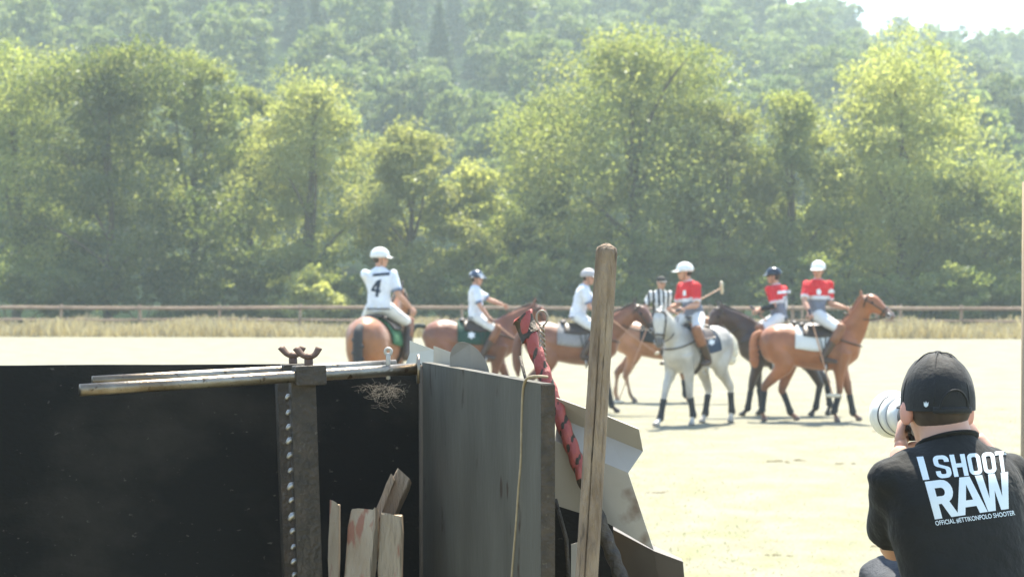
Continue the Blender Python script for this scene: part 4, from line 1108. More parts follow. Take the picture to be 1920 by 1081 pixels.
# cobweb under the pipe
g = random.Random(3); cw = MB()
for i in range(170):
    a = V(g.gauss(0, .021), g.uniform(-.02, .02), -abs(g.gauss(.0, .022))); a.x *= 1.25 - abs(a.z) * 12
    b_ = a + V(g.gauss(0, .014), g.gauss(0, .006), g.gauss(0, .010)); mdl = (a + b_) / 2 + V(g.gauss(0, .004), 0, g.gauss(-.002, .004))
    cw.tube([a, mdl, b_], .00026, 3)
co_ = build('cobweb', cw, mat('dusty_web', (.26, .22, .17), .8)); co_.location = at(722, 722, 6.12)
tag(co_, 'dusty tangled cobweb hanging under the front pipe', 'cobweb')

# firewood ------------------------------------------------------------------------------------
M_wood = mat('split_wood', (0.36, 0.265, 0.17), .85, c2=(0.50, 0.40, 0.285), scale=8, stretch=(3, 3, .35), bump=.6, bscale=40, c3=(0.36, 0.17, 0.11), s3=11, t3=.58)
M_wood2 = mat('grey_wood', (0.27, 0.20, 0.135), .88, c2=(0.40, 0.32, 0.235), scale=9, stretch=(4, 4, .3), bump=.7, bscale=40)
def log(label, top, bot, sect, seed, m=M_wood, slant=0.0, rotd=0.0, extra=None):
    g = random.Random(seed); ax = top - bot; L = ax.length; ax.normalize()
    sx = (V(math.cos(rotd), math.sin(rotd), 0)); sx = (sx - ax * ax.dot(sx)).normalized(); sy = ax.cross(sx)
    mb = MB(); n = 16; rows = []; K = len(sect)
    ring = []
    for i in range(K):
        a, b = sect[i], sect[(i+1) % K]
        for t in (0.06, .35, .65, .94): ring.append((a[0]*(1-t) + b[0]*t, a[1]*(1-t) + b[1]*t))
    for i in range(n + 1):
        t = i / n; row = []
        for j, (u, v) in enumerate(ring):
            w = 1 + .05 * mnoise.noise(V(t * 5 + seed, j * .4, 0)) - .10 * max(0, t - .94) / .06
            q = bot + ax * (L * t) + sx * (u * w + .003 * mnoise.noise(V(t * 9, seed, j))) + sy * (v * w)
            if i == n: q = q + ax * (slant * u + .004 * g.uniform(-1, 1))
            row.append(mb.addv(q - bot))
        rows.append(row)
    for i in range(n):
        for j in range(len(ring)):
            mb.addf((rows[i][j], rows[i][(j+1) % len(ring)], rows[i+1][(j+1) % len(ring)], rows[i+1][j]))
    mb.addf(rows[-1]); mb.addf(rows[0][::-1])
    o = build('firewood_log', mb, m, smooth=False); o.location = bot
    return tag(o, label, 'firewood', 'split logs stacked inside the windbreak')
def bz(px, d): p = at(px, HOR, d); p.z = BANK + .01; return p
log('thin pale split log beside the perforated post', at(628, 942, 6.16), bz(620, 6.05), [(-.013, -.02), (.013, -.016), (.014, .02), (-.012, .018)], 1, slant=-.4)
log('broad pale split log with reddish streaks', at(683, 956, 6.18), bz(640, 6.02), [(-.037, -.014), (.030, -.03), (.040, .014), (.0, .04), (-.036, .022)], 2, slant=.12)
log('flat-faced pale log right of the reddish one', at(734, 964, 6.2), bz(722, 6.1), [(-.029, -.024), (.028, -.02), (.031, .028), (-.029, .026)], 4, slant=-.08)
log('short grey split chunk leaning at the back of the pile', at(756, 890, 6.36), at(640, 1140, 6.28), [(-.020, -.03), (.024, -.026), (.030, .02), (-.02, .024)], 5, M_wood2, slant=-.35)
log('narrow splinter of wood against the grey chunk', at(737, 895, 6.31), at(630, 1150, 6.24), [(-.009, -.012), (.008, -.01), (.009, .012), (-.008, .01)], 6, M_wood2, slant=-.6)

# things leaning behind the grey panel --------------------------------------------------------
def sheet(name, label, loop, mtl, th=.003, cat='metal sheet', group='scrap metal sheets'):
    o = build(name, MB().prism([Vector(p) for p in loop], V(0, th, 0)), mtl, smooth=False)
    return tag(o, label, cat, group)
M_light = mat('pale_sheet', (0.50, 0.50, 0.48), .5, metal=.3, c2=(0.42, 0.42, 0.40), scale=5)
gz = lambda px, d: Vector((at(px, HOR, d).x, d, BANK))
sheet('metal_sheet', 'pale sheet corner peeking over the windbreak beside the pipe end', [at(768, 638, 6.95), at(813, 655, 6.8), gz(816, 6.85), gz(758, 6.95), at(758, 690, 6.97), at(768, 662, 6.96)], M_light)
sheet('metal_sheet', 'small dark sheet corner between the pale sheet and the round blade', [at(813, 648, 6.62), at(848, 661, 6.45), gz(850, 6.5), gz(812, 6.62)], M_galv)
arc = [at(878 + 40 * math.cos(a) * (1 if math.cos(a) > 0 else .85) - 8 * math.sin(a), 694 - 53 * math.sin(a) + (6 if math.cos(a) > 0 else -6) * abs(math.cos(a)), 6.24 - .04 * math.cos(a)) for a in np.linspace(0, math.pi, 18)]
sheet('round_blade', 'rounded steel blade edge standing above the grey panel', arc + [gz(846, 6.3), gz(918, 6.2)], mat('worn_blade', (.20, .175, .14), .45, metal=.35, c2=(.28, .25, .21), scale=6, bump=.1), .004, 'blade', None)
rod = build('steel_rod', MB().tube([at(975, 668, 5.78), at(986, 712, 5.74), Vector((at(1060, HOR, 5.6).x, 5.6, BANK))], .0038, 8), M_rust)
tag(rod, 'short thin rod sticking up behind the grey panel', 'rod')

# wire draped over the panel's end
wp = [at(1026, 706, wall_d(1015) + .10), at(1008, 705, wall_d(1008) + .02), at(992, 707, wall_d(992) - .012), at(984, 716, wall_d(984) - .014), at(980, 740, wall_d(980) - .012)]
for py, px in ((800, 978), (860, 977), (920, 972), (980, 968), (1040, 963), (1100, 959), (1170, 962)):
    wp.append(at(px, py, wall_d(px) - .010))
tag(build('cord', MB().tube(wp, .0031, 8, k=4), mat('tan_cord', (.26, .20, .12), .8, c2=(.36, .29, .19), scale=60)), 'thin tan cord hanging over the grey panel', 'cord')

# red twisted bar
M_red = mat('chipped_red_paint', (0.27, 0.05, 0.04), .6, c2=(0.38, 0.095, 0.075), scale=14, bump=.4, bscale=80, c3=(0.06, 0.042, 0.03), s3=24, t3=.60, stretch=(1, 1, .7))
A_, B_ = at(980, 594, 5.62), at(1175, 1110, 5.42); E_ = A_ + (B_ - A_) * ((A_.z - BANK) / (A_.z - B_.z))
n = 560; pts = [A_.lerp(E_, i / n) for i in range(n + 1)]
rb = MB().tube(pts, [((.0725 if i == 0 else .0225 - .004 * min(1, i / 12)) , .0135 + .003 * math.exp(-i / 6)) for i in range(n + 1)], 16, ref=V(1, .3, .2), ang=[0] * (n + 1), cap=0)
# twist: rebuild as a spiral section
rb = MB(); rows = []
axr = (E_ - A_).normalized(); s1 = V(1, 0, 0); s1 = (s1 - axr * axr.dot(s1)).normalized(); s2 = axr.cross(s1)
for i in range(n + 1):
    L_ = (pts[i] - A_).length; base = .0158 + .0055 * math.exp(-L_ / .03)
    row = []
    for j in range(72):
        a = 2 * math.pi * j / 72
        rr = base * (1 + .085 * math.cos(2 * (a - L_ * 70)) + .03 * mnoise.noise(V(a * 2, L_ * 30, 1)))
        sl = V(0, 0, .010 * math.cos(a)) if i == 0 else V(0, 0, 0)
        row.append(rb.addv(pts[i] + s1 * (rr * math.cos(a)) + s2 * (rr * math.sin(a)) + sl))
    rows.append(row)
for i in range(n):
    rb.mi = 1 if (pts[i] - A_).length > .40 else 0
    for j in range(72):
        if (pts[i] - A_).length <= .40:
            lq = (pts[i] - A_).length; aq = 2 * math.pi * (j + .5) / 72
            rb.mi = 1 if math.cos(2 * (aq - lq * 70)) < -.78 + .9 * mnoise.noise(V(aq * 1.5, lq * 25, 3)) else 0
        rb.addf((rows[i][j], rows[i][(j+1) % 72], rows[i+1][(j+1) % 72], rows[i+1][j]))
rim = [rb.addv(Vector(rb.v[k]).lerp(pts[0], .14)) for k in rows[0]]; deep = [rb.addv(Vector(rb.v[k]).lerp(pts[0], .14) + axr * .05) for k in rows[0]]
for j in range(72):
    rb.addf((rows[0][j], rim[j], rim[(j+1) % 72], rows[0][(j+1) % 72])); rb.addf((rim[j], deep[j], deep[(j+1) % 72], rim[(j+1) % 72]))
rb.addf(deep); rb.addf(rows[-1])
tag(build('twisted_bar', rb, [M_red, M_rust]), 'twisted red bar with chipped paint leaning behind the wooden pole', 'bar')

# twisted wire with a loop at the top
wl_ = []; c = at(1016, 596, 5.7)
for i in range(15):
    a = R(-90) + R(330) * i / 14 + R(15); wl_.append(c + V(.0125 * math.cos(a), 0, .017 * math.sin(a)))
hl = MB().tube(wl_, .0024, 8, k=2)
for ph in (0, math.pi):
    hl.tube([c + V(.0045 * math.cos(i * .62 + ph) + .00012 * i, .0045 * math.sin(i * .62 + ph), -.018 - .0022 * i) for i in range(60)] , .0026, 6)
hl.tube([c + V(.007, 0, -.148), Vector((c.x + .05, c.y - .05, BANK))], .004, 8)
tag(build('looped_wire', hl, mat('wire', (.30, .25, .19), .5, metal=.6)), 'twisted wire with an eye loop beside the red bar', 'wire')

# wooden pole
top, bot = at(1138, 456, 5.1), at(1100, 1081, 5.1); ax = (top - bot).normalized(); gr_ = bot - ax * ((bot.z - BANK + .1) / ax.z)
rows_n = 160; pm_ = MB(); Lp = (top - gr_).length; rows = []
s1 = V(1, 0, 0); s1 = (s1 - ax * ax.dot(s1)).normalized(); s2 = ax.cross(s1)
for i in range(rows_n + 1):
    t = i / rows_n; z = Lp * t; row = []
    rtop = Lp - z; r0 = .0245 - .0022 * t
    rr = r0 * (math.sqrt(max(0, 1 - ((.016 - rtop) / .0165) ** 2)) if rtop < .016 else 1)
    for j in range(128):
        a = 2 * math.pi * j / 128
        q = V(math.cos(a) * 2.2, math.sin(a) * 2.2, z * 2.5)
        d_ = .0009 * mnoise.noise(q * 2.5) + .0006 * mnoise.noise(V(q.x * 6, q.y * 6, z * 5))
        for ca, wdt, dep, z0, z1 in ((-1.80, .04, .010, .35, 1.33), (-1.25, .022, .004, 1.05, 1.43), (-2.3, .022, .003, .6, .95), (-0.8, .022, .003, .95, 1.2), (.6, .04, .008, .3, 1.3)):
            cw_ = ca + .10 * mnoise.noise(V(z * 4, ca, 0)) + .04 * mnoise.noise(V(z * 16, ca, 2))
            k = abs((a - math.pi * 2 if a > math.pi else a) - cw_)
            if z0 < z < z1 and k < wdt * 1.6: d_ -= dep * max(0, 1 - k / (wdt * 1.6)) * min(1, (z - z0) * 8, (z1 - z) * 8)
        row.append(pm_.addv(gr_ + ax * z + s1 * ((rr + d_) * math.cos(a)) + s2 * ((rr + d_) * math.sin(a))))
    rows.append(row)
for i in range(rows_n):
    for j in range(128): pm_.addf((rows[i][j], rows[i][(j+1) % 128], rows[i+1][(j+1) % 128], rows[i+1][j]))
pm_.addf(rows[-1])
tag(build('wooden_pole', pm_, M_pole), 'weathered cracked wooden pole with rounded top standing upright', 'pole')

# crumpled sheets at the foot of the pole
def folded(name, label, facets, mtl, th=.002):
    m = MB()
    for f in facets: m.addf([m.addv(p) for p in f])
    o = build(name, m, mtl, smooth=False)
    import bmesh
    bm = bmesh.new(); bm.from_mesh(o.data); bmesh.ops.remove_doubles(bm, verts=bm.verts, dist=.0005)
    bmesh.ops.triangulate(bm, faces=[f for f in bm.faces if len(f.verts) > 4]); bmesh.ops.recalc_face_normals(bm, faces=bm.faces); bm.to_mesh(o.data); bm.free()
    md = o.modifiers.new('thick', 'SOLIDIFY'); md.thickness = th
    return tag(o, label, 'metal sheet', 'scrap metal sheets')
a1, a2, a3 = at(1042, 744, 5.545), at(1142, 780, 5.525), at(1198, 803, 5.505)
b1, b2, b3 = at(1046, 782, 5.585), at(1140, 818, 5.560), at(1206, 845, 5.535)
c1, c2_, c3 = at(1040, 826, 5.548), at(1130, 866, 5.528), at(1178, 886, 5.512)
d1, d2, d3 = at(1041, 946, 5.56), at(1130, 974, 5.535), at(1226, 1030, 5.505)
folded('folded_sheet', 'bent tin sheet with a zigzag fold right of the wooden pole', [(a1, a2, b2, b1), (a2, a3, b3, b2), (b1, b2, c2_, c1), (b2, b3, c3, c2_), (c1, c2_, d2, d1), (c2_, c3, d3, d2)], M_galv)
e1, e2, e3 = at(1150, 985, 5.72), at(1226, 1022, 5.62), at(1278, 1046, 5.55)
f1, f2, f3 = at(1150, 992, 5.58), at(1226, 1032, 5.49), at(1280, 1052, 5.44)
h1, h2, h3 = gz(1160, 5.62), gz(1262, 5.52), gz(1330, 5.42)
folded('folded_sheet', 'dark bent sheet with bright top edge at the foot of the scrap heap', [(e1, e2, f2, f1), (e2, e3, f3, f2), (f1, f2, h2, h1), (f2, f3, h3, h2)], mat('brown_sheet', (.12, .095, .07), .5, metal=.4, c2=(.17, .14, .11), scale=5))
folded('folded_sheet', 'black sheet put in as the shaded inside of the folded sheet, behind the lower end of the wooden pole', [(at(1036, 930, 5.9), at(1165, 990, 5.88), gz(1175, 5.85), gz(1030, 5.9))], M_black)  # black backing sheet stands for the shade inside the folded tin
tag(build('steel_rod', MB().tube([at(1041, 935, 5.5), at(1062, 1010, 5.48), gz(1100, 5.45)], .0045, 8), M_rust), 'slanting rusty rod left of the lower wooden pole', 'rod')
sheet('metal_sheet', 'small brown offcut between the rod and the wooden pole', [at(1071, 1020, 5.55), at(1095, 1012, 5.55), gz(1100, 5.5), gz(1068, 5.5)], M_galv)

# ------------------------------------------------------------------ photographer
M_shirt = mat('black_tshirt', (.009, .0092, .0085), .85, c2=(.015, .015, .0138), scale=7, bump=.45, bscale=26, sheen=.06, spec=.3)
M_jean = mat('dark_jeans', (.022, .026, .034), .85, c2=(.04, .046, .056), scale=40, bump=.3, bscale=120)
M_capm = mat('cap_cloth', (.009, .009, .0088), .78, c2=(.015, .015, .014), scale=50, bump=.14, bscale=120, sheen=.08, spec=.4)
M_lens = mat('lens_white', (.66, .66, .62), .4, c2=(.60, .60, .57), scale=6)
M_camb = mat('camera_black', (.015, .015, .016), .45)
M_tprint = mat('tshirt_print', (.70, .76, .78), .7, c2=(.62, .69, .72), scale=30)
yP = R(25); F = V(-math.sin(yP), math.cos(yP), 0); Lp_ = V(-math.cos(yP), -math.sin(yP), 0)
Up = (F * math.sin(R(14)) + V(0, 0, 1) * math.cos(R(14))).normalized(); Fp = Lp_.cross(V(0, 0, 1)); Fp = (F - Up * Up.dot(F)).normalized()
Nk = at(1776, 826, 6.2)
PS_ = (.60, .34, .24)
proot = tag(empty('person', (Nk.x, Nk.y - .1, BANK)), 'seated photographer in black cap and printed black shirt holding a white lens', 'person')
po = Vector(proot.location)
q = lambda p: Vector(p) - po
sp = lambda h: q(Nk - Up * (.55 - h))
ST = [(-.10, .185, .15), (.04, .18, .14), (.18, .172, .13), (.32, .188, .132), (.42, .200, .125), (.475, .178, .106), (.515, .128, .088), (.545, .082, .075), (.56, .068, .066)]
shL = sp(.452) + Lp_ * .160 + Fp * .02; shR = sp(.452) - Lp_ * .172 + Fp * .015
elL = q(at(1680, 1022, 6.27)); wrL = q(at(1690, 845, 6.46)); elR = q(at(1965, 1010, 6.42)); wrR = q(at(1826, 822, 6.50))
hC = q(at(1757, 752, 6.24)); yH = R(10); Fh = V(-math.sin(yH), math.cos(yH), 0)
body = MB(); body.col = PS_
body.tube([sp(h) for h, a, b in ST], [(a - .025, b - .025) for h, a, b in ST], 16, ref=Lp_)
body.tube([sp(.48), sp(.55), sp(.60) + Fp * .01, hC - V(0, 0, .05)], [.082, .066, .062, .062], 16, k=2)
RmP = head_mb(body, hC - V(0, 0, .005), Fh, V(0, 0, 1), PS_, 1.0)
for sg in (-1, 1):
    body.ell(hC + RmP @ V(-.008, .084 * sg, -.028), (.026, .012, .036), RmP @ Matrix.Rotation(.25 * sg, 3, 'Z'), col=(.66, .30, .22))
for s_, e_, w_ in ((shL, elL, wrL), (shR, elR, wrR)):
    body.ell(s_, (.06, .06, .06)); body.tube([s_, s_.lerp(e_, .5), e_, e_.lerp(w_, .3), e_.lerp(w_, .7), w_], [.054, .05, .044, .047, .036, .029], 14, k=2)
hipL = sp(-.02) + Lp_ * .10; hipR = sp(-.02) - Lp_ * .10
knL = q(at(1662, 1092, 6.52)); knR = q(at(1930, 1110, 6.62))
ftL = V(knL.x + .02, knL.y + .02, .07); ftR = V(knR.x + .02, knR.y + .02, .07)
legs_ = ((hipL, knL, ftL), (hipR, knR, ftR))
for h_, k_, f_ in legs_: body.tube([h_, h_.lerp(k_, .5), k_, k_.lerp(f_, .4), f_], [.085, .075, .055, .052, .038], 12, k=2)
body.ell(sp(-.05), (.13, .13, .11))
me = remesh(body, .008, 4)
# lens axis first: hands close on it
LA = q(at(1740, 784, 6.40)); LB = q(at(1673, 776, 6.80)); la = (LB - LA).normalized()
fg = MB()
hd = (LA.lerp(LB, .42) + V(-.030, -.012, -.055)) - wrL
hand(fg, wrL, hd, V(.9, .25, .25), -1, .55, .98, PS_, 10)
hand(fg, wrR, V(-.55, -.25, .75), V(-.6, .5, -.2), 1, .8, .98, PS_, 10)
me = add_to_mesh(me, fg, True)
link('body', me, M_skin, proot)
# shirt
sh = MB()
sh.tube([sp(h) for h, a, b in ST], [(a, b) for h, a, b in ST], 28, ref=Lp_, k=4)
for s_, e_ in ((shL, elL), (shR, elR)):
    d = e_ - s_; sh.ell(s_ + V(0, 0, .002), (.068, .068, .062)); sh.ell(s_.lerp(sp(.51), .40), (.08, .07, .064))
    sh.tube([s_ - d * .05, s_ + d * .3, s_ + d * .55, s_ + d * .74, s_ + d * .79], [.066, .070, .071, .072, .070], 18, k=3, cap=.02)
def wr_(p):
    hh = (p - sp(0)).dot(Up); lat = (p - sp(0)).dot(Lp_)
    v = .0035 * mnoise.noise(p * 7)
    fold = math.sin((hh * 34 + lat * 16 + 2.2 * mnoise.noise(p * 4)) * 1.0)
    v += .0030 * fold * max(0, abs(lat) - .04) / .16
    arm = max(0, min(1, (abs(lat) - .15) / .05))
    v += .005 * arm * mnoise.noise(V(p.x * 5, p.y * 5, p.z * 26 + 2 * p.x * 10))
    if hh < .12: v += .006 * mnoise.noise(V(p.x * 4, p.y * 4, p.z * 22))
    return v
shirt = link('tshirt', remesh(sh, .009, 4, color=False, disp=wr_), M_shirt, proot)
build('collar_rib', MB().tube([sp(.553) + Lp_ * (.078 * math.cos(a)) + Fp * (.072 * math.sin(a)) + Up * (-.006 - .012 * math.sin(a)) for a in np.linspace(0, 2 * np.pi, 40, endpoint=False)], [(.003, .007)] * 40, 8, closed=True), M_shirt, proot)
# jeans and shoes
jn = MB().ell(sp(-.07), (.19, .17, .13))
for h_, k_, f_ in legs_: jn.tube([h_, h_.lerp(k_, .5), k_, k_.lerp(f_, .4), f_ + V(0, 0, .03)], [.105, .096, .078, .075, .062], 14, k=2)
link('jeans', remesh(jn, .012, 3, color=False, disp=lambda p: .006 * mnoise.noise(V(p.x * 12, p.y * 12, p.z * 12)) + .003 * math.sin(p.z * 70 + p.x * 30)), M_jean, proot)
for _, k_, f_ in legs_:
    build('shoe', MB().tube([f_ + V(0, -.07, -.02), f_ + V(0, .02, -.025), f_ + V(-.03, .14, -.035), f_ + V(-.04, .20, -.04)], [(.036, .04), (.042, .045), (.045, .03), (.025, .02)], 12, k=2), M_camb, proot)
# hair at the nape
hr = MB().ell(hC + RmP @ V(-.020, 0, -.012), (.0885, .0770, .070), RmP, n=24, m=14)
build('hair', hr, M_hair, proot)
# cap
cp = MB(); cc_ = hC + RmP @ V(-.006, 0, .004); rows = []
for i in range(15):
    ph = (math.pi * .56) * i / 14
    row = []
    for j in range(48):
        a = 2 * math.pi * j / 48
        seam = 1 - .016 * max(0, 1 - abs(((a + math.pi / 6) % (math.pi / 3)) - math.pi / 6) / .10)
        r_ = (.1155, .0905, .118)
        pz = math.cos(ph); kk = math.sin(ph) ** .93 if ph < math.pi / 2 else 1.0
        row.append(cp.addv(cc_ + RmP @ V(r_[0] * kk * math.cos(a) * seam, r_[1] * kk * math.sin(a) * seam, r_[2] * pz * (1 if pz > 0 else 1.1) + (.006 * mnoise.noise(V(math.cos(a) * 2.5, math.sin(a) * 2.5, ph * 3)) + .005 * mnoise.noise(V(math.cos(a) * 5, math.sin(a) * 5, ph * 5))) * (1 - i / 18))))
    rows.append(row)
for i in range(14):
    for j in range(48): cp.addf((rows[i][j], rows[i+1][j], rows[i+1][(j+1) % 48], rows[i][(j+1) % 48]))
capo = build('cap', cp, M_capm, proot)
build('button', MB().ell(cc_ + V(0, 0, .1185), (.011, .011, .006)), M_capm, capo)
vz = MB(); rr = []
for zz in (0, 1):
    row = []
    for i in range(13):
        a = -1.0 + 2 * i / 12; k = math.cos(a / 1.0 * math.pi / 2) ** .5
        row.append((vz.addv(cc_ + RmP @ V(.108 * math.cos(a), .088 * math.sin(a), -.012 + .003 * zz)), vz.addv(cc_ + RmP @ V((.108 + .07 * k) * math.cos(a), (.088 + .03 * k) * math.sin(a), -.026 + .003 * zz))))
    rr.append(row)
for i in range(12):
    for r_ in rr: vz.addf((r_[i][0], r_[i+1][0], r_[i+1][1], r_[i][1]))
build('peak', vz, M_capm, capo)
def cap_pt(a, z, out=0.003):
    ph = math.acos(max(-1, min(1, z / .118))); kk = math.sin(ph) ** .93 if z > 0 else 1
    return cc_ + RmP @ V(-(.1155 + out) * kk * math.cos(a), -(.0905 + out) * kk * math.sin(a), z)
for k in range(6):
    a = math.pi / 6 + k * math.pi / 3; ps = []
    for i in range(12):
        ph = .10 + (math.pi * .52 - .10) * i / 11; kk = math.sin(ph) ** .93 if ph < math.pi / 2 else 1.0; pz = math.cos(ph)
        ps.append(cc_ + RmP @ V(.1155 * kk * math.cos(a), .0905 * kk * math.sin(a), .118 * pz * (1 if pz > 0 else 1.1) + .004 * math.sin(ph * 5)))
    build('seam', MB().tube(ps, .0017, 6), M_capm, capo)
build('back_arch', MB().tube([cap_pt(.42 * math.cos(t) + .05, -.020 + .050 * math.sin(t), .001) for t in np.linspace(0, math.pi, 20)], .0028, 8), M_capm, capo)
build('back_strap', MB().tube([cap_pt(a, -.021, .001) for a in np.linspace(-.55, .62, 14)], [(.0025, .008)] * 14, 8, ref=V(0, 1, 0)), M_capm, capo)
bpy.context.view_layer.update()
print_on(capo, [[(1733, 752), (1735.5, 756), (1737, 751), (1739, 756), (1742, 753), (1741, 760), (1737, 763), (1733.5, 760)]], 'badge', M_tprint, proot, .002, 3)
build('glasses_arm', MB().tube([hC + RmP @ V(.06, -.079, .0), hC + RmP @ V(-.01, -.088, -.01)], .002, 6), M_steel, proot)

# shirt lettering: outlines in unit cells, laid on the back of the shirt
def arcp(cx, cy, rx, ry, a0, a1, n=7): return [(cx + rx * math.cos(R(a0 + (a1 - a0) * i / n)), cy + ry * math.sin(R(a0 + (a1 - a0) * i / n))) for i in range(n + 1)]
def rrect(x0, y0, x1, y1, r, ry): return arcp(x1 - r, y1 - ry, r, ry, 0, 90) + arcp(x0 + r, y1 - ry, r, ry, 90, 180) + arcp(x0 + r, y0 + ry, r, ry, 180, 270) + arcp(x1 - r, y0 + ry, r, ry, 270, 360)
GL = {
 'I': (.34, [[(0, 0), (1, 0), (1, 1), (0, 1)]]),
 'T': (.86, [[(.34, 0), (.66, 0), (.66, .82), (1, .82), (1, 1), (0, 1), (0, .82), (.34, .82)]]),
 'H': (.95, [[(0, 0), (.31, 0), (.31, .41), (.69, .41), (.69, 0), (1, 0), (1, 1), (.69, 1), (.69, .59), (.31, .59), (.31, 1), (0, 1)]]),
 'O': (.93, [rrect(0, 0, 1, 1, .36, .22), rrect(.31, .17, .69, .83, .13, .08)]),
 'S': (.90, [[(0, .32), (0, .2)] + arcp(.36, .2, .36, .2, 180, 270) + arcp(.64, .22, .36, .22, 270, 360) + arcp(.62, .36, .38, .16, 0, 70) + arcp(.42, .68, .11, .08, 250, 180) + arcp(.42, .78, .11, .06, 180, 90) + arcp(.58, .77, .10, .06, 90, 0)
             + [(.68, .70), (1, .70), (1, .79)] + arcp(.64, .78, .36, .22, 0, 90) + arcp(.36, .78, .36, .22, 90, 180) + arcp(.38, .64, .38, .16, 180, 250) + arcp(.56, .33, .12, .08, 70, 0) + arcp(.56, .23, .12, .06, 0, -90) + arcp(.44, .23, .12, .06, 270, 180) + [(.32, .32)]]),
 'R': (1, [[(0, 0), (.30, 0), (.30, .38), (.42, .38), (.66, 0), (1, 0), (.73, .42)] + arcp(.60, .70, .36, .30, -50, 90) + [(0, 1)], [(.30, .58), (.30, .80)] + arcp(.52, .69, .13, .11, 90, -90)]),
 'A': (1, [[(0, 0), (.26, 0), (.32, .20), (.68, .20), (.74, 0), (1, 0), (.66, 1), (.34, 1)], [(.385, .38), (.615, .38), (.50, .80)]]),
 'W': (1, [[(0, 1), (.22, 1), (.305, .36), (.40, 1), (.60, 1), (.695, .36), (.78, 1), (1, 1), (.82, 0), (.585, 0), (.50, .55), (.415, 0), (.18, 0)]]),
}
def quad_map(Q, u, v):
    (tl, tr, bl, br) = Q
    x = (1-v) * ((1-u) * bl[0] + u * br[0]) + v * ((1-u) * tl[0] + u * tr[0]); y = (1-v) * ((1-u) * bl[1] + u * br[1]) + v * ((1-u) * tl[1] + u * tr[1])
    return (x, y)
def put(Q, chars):
    for ch, u0, u1 in chars:
        print_on(shirt, [[quad_map(Q, u0 + (u1 - u0) * x, y) for x, y in lp] for lp in GL[ch][1]], 'letter', M_tprint, proot, .0022, 6)
Q1 = ((1719, 857), (1885, 846), (1731, 900), (1890, 884)); Q2 = ((1734, 903), (1889, 884.5), (1753, 973), (1901, 952))
put(Q1, [('I', 0, .075), ('S', .17, .345), ('H', .365, .535), ('O', .555, .70), ('O', .72, .865), ('T', .875, 1.0)])
put(Q2, [('R', 0, .315), ('A', .285, .665), ('W', .60, 1.0)])
# small line, from the built-in font
Q3 = ((1753, 976), (1902, 956), (1755.5, 985.5), (1904.5, 965.5))
fc = bpy.data.curves.new('tmpfont', 'FONT'); fc.body = 'OFFICIAL #ETTIKONPOLO SHOOTER'; fc.offset = .012
fo = bpy.data.objects.new('tmpfont', fc); col.objects.link(fo)
fm = bpy.data.meshes.new_from_object(fo.evaluated_get(bpy.context.evaluated_depsgraph_get())); bpy.data.objects.remove(fo)
vv = [v.co.copy() for v in fm.vertices]; x0 = min(v.x for v in vv); x1 = max(v.x for v in vv); y1 = max(v.y for v in vv); y0 = min(0, min(v.y for v in vv))
tvv = [shirt.matrix_world @ v.co for v in shirt.data.vertices]; bv = BVHTree.FromPolygons(tvv, [tuple(p.vertices) for p in shirt.data.polygons])
for v in fm.vertices:
    pxy = quad_map(Q3, (v.co.x - x0) / (x1 - x0), (v.co.y - y0) / (y1 - y0)); d = (at(*pxy, 1.0) - V(0, 0, CAMZ)).normalized(); h = bv.ray_cast(V(0, 0, CAMZ), d)
    hp = (h[0] - d * .0025) if h[0] else V(0, 0, CAMZ) + d * 6.1
    v.co = q(hp)
fm.update(); link('letters', fm, M_tprint, proot).name = 'slogan_line'

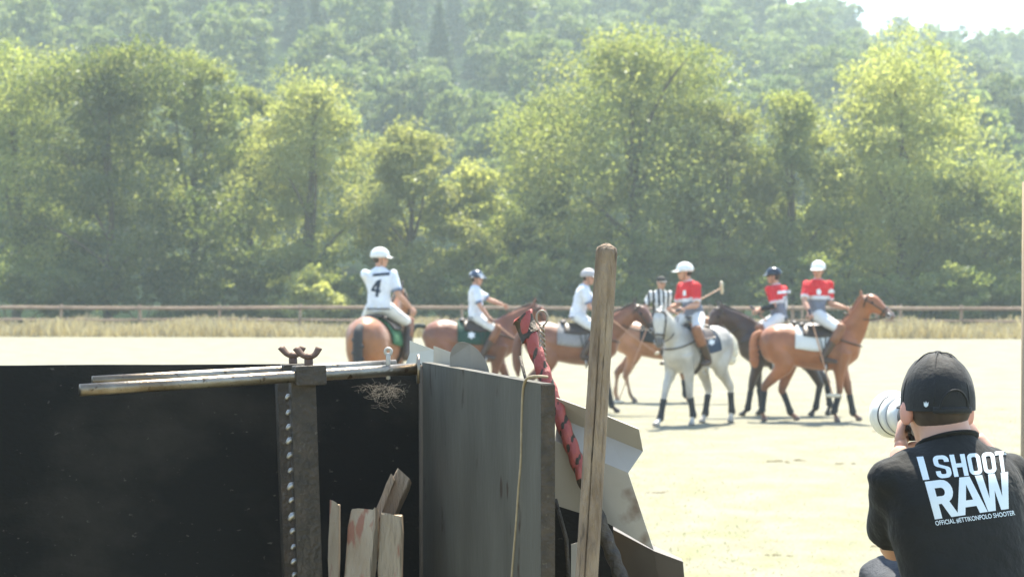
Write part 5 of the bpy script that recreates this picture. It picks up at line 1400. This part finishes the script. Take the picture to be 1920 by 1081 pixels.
# camera with white telephoto lens
cr = tag(empty('camera_with_lens', po + LA), 'big white telephoto lens on a camera raised to the photographer face', 'camera')
k0 = LA
side = la.cross(V(0, 0, 1)).normalized()
build('camera_body', MB().box(-la * .045 + side * .012, (.12, .07, .09), Matrix((side, la, side.cross(la))).transposed()).box(-la * .045 + V(0, 0, .06), (.06, .06, .04), Matrix((side, la, side.cross(la))).transposed(), .7), M_camb, cr, False, bevel=.008)
Ln = (LB - LA).length
def ringz(t0, t1, r0, r1): return MB().tube([la * (Ln * t0), la * (Ln * (t0 + t1) / 2), la * (Ln * t1)], [r0, (r0 + r1) / 2, r1], 40, cap=0)
build('mount_barrel', ringz(0, .22, .034, .036), M_lens, cr, bevel=0)
build('focus_ring', ringz(.22, .40, .041, .043), mat('rubber_ring', (.05, .05, .05), .7), cr)
build('barrel', ringz(.40, .62, .044, .052), M_lens, cr)
build('trim_ring', ringz(.62, .63, .0535, .0535), mat('trim_grey', (.30, .30, .29), .5), cr)
build('front_barrel', ringz(.635, .80, .054, .057), M_lens, cr)
build('trim_ring', ringz(.80, .812, .0585, .0585), mat('trim_dark', (.08, .08, .08), .5), cr)
hd_ = MB(); rows = []
for (t, r_) in ((.815, .059), (.90, .0635), (1.0, .0655), (1.0, .061), (.83, .055)):
    rows.append([hd_.addv(la * (Ln * t) + side * (r_ * math.cos(a)) + side.cross(la) * (r_ * math.sin(a))) for a in np.linspace(0, 2 * np.pi, 40, endpoint=False)])
for i in range(4):
    for j in range(40): hd_.addf((rows[i][j], rows[i][(j+1) % 40], rows[i+1][(j+1) % 40], rows[i+1][j]))
build('lens_hood', hd_, M_lens, cr)
build('front_glass', MB().tube([la * (Ln * .84), la * (Ln * .845)], [.054, .054], 32, cap=0), M_eye, cr)
build('tripod_foot', MB().box(la * (Ln * .5) + V(0, 0, -.055), (.02, .09, .018), Matrix((side, la, side.cross(la))).transposed()), M_camb, cr, False, bevel=.003)

# low stool under him
stl = tag(empty('camp_stool', (po.x + sp(-.1).x, po.y + sp(-.1).y, BANK)), 'low folding stool under the photographer', 'stool')
zs = sp(-.1).z - .12
build('seat', MB().box(V(0, 0, zs), (.36, .30, .03)), M_jean, stl, False, bevel=.01)
for sx_ in (-1, 1):
    for sy_ in (-1, 1): build('leg', MB().tube([V(.15 * sx_, .12 * sy_, zs), V(.17 * sx_, -.13 * sy_, 0)], .01, 8), M_steel, stl)
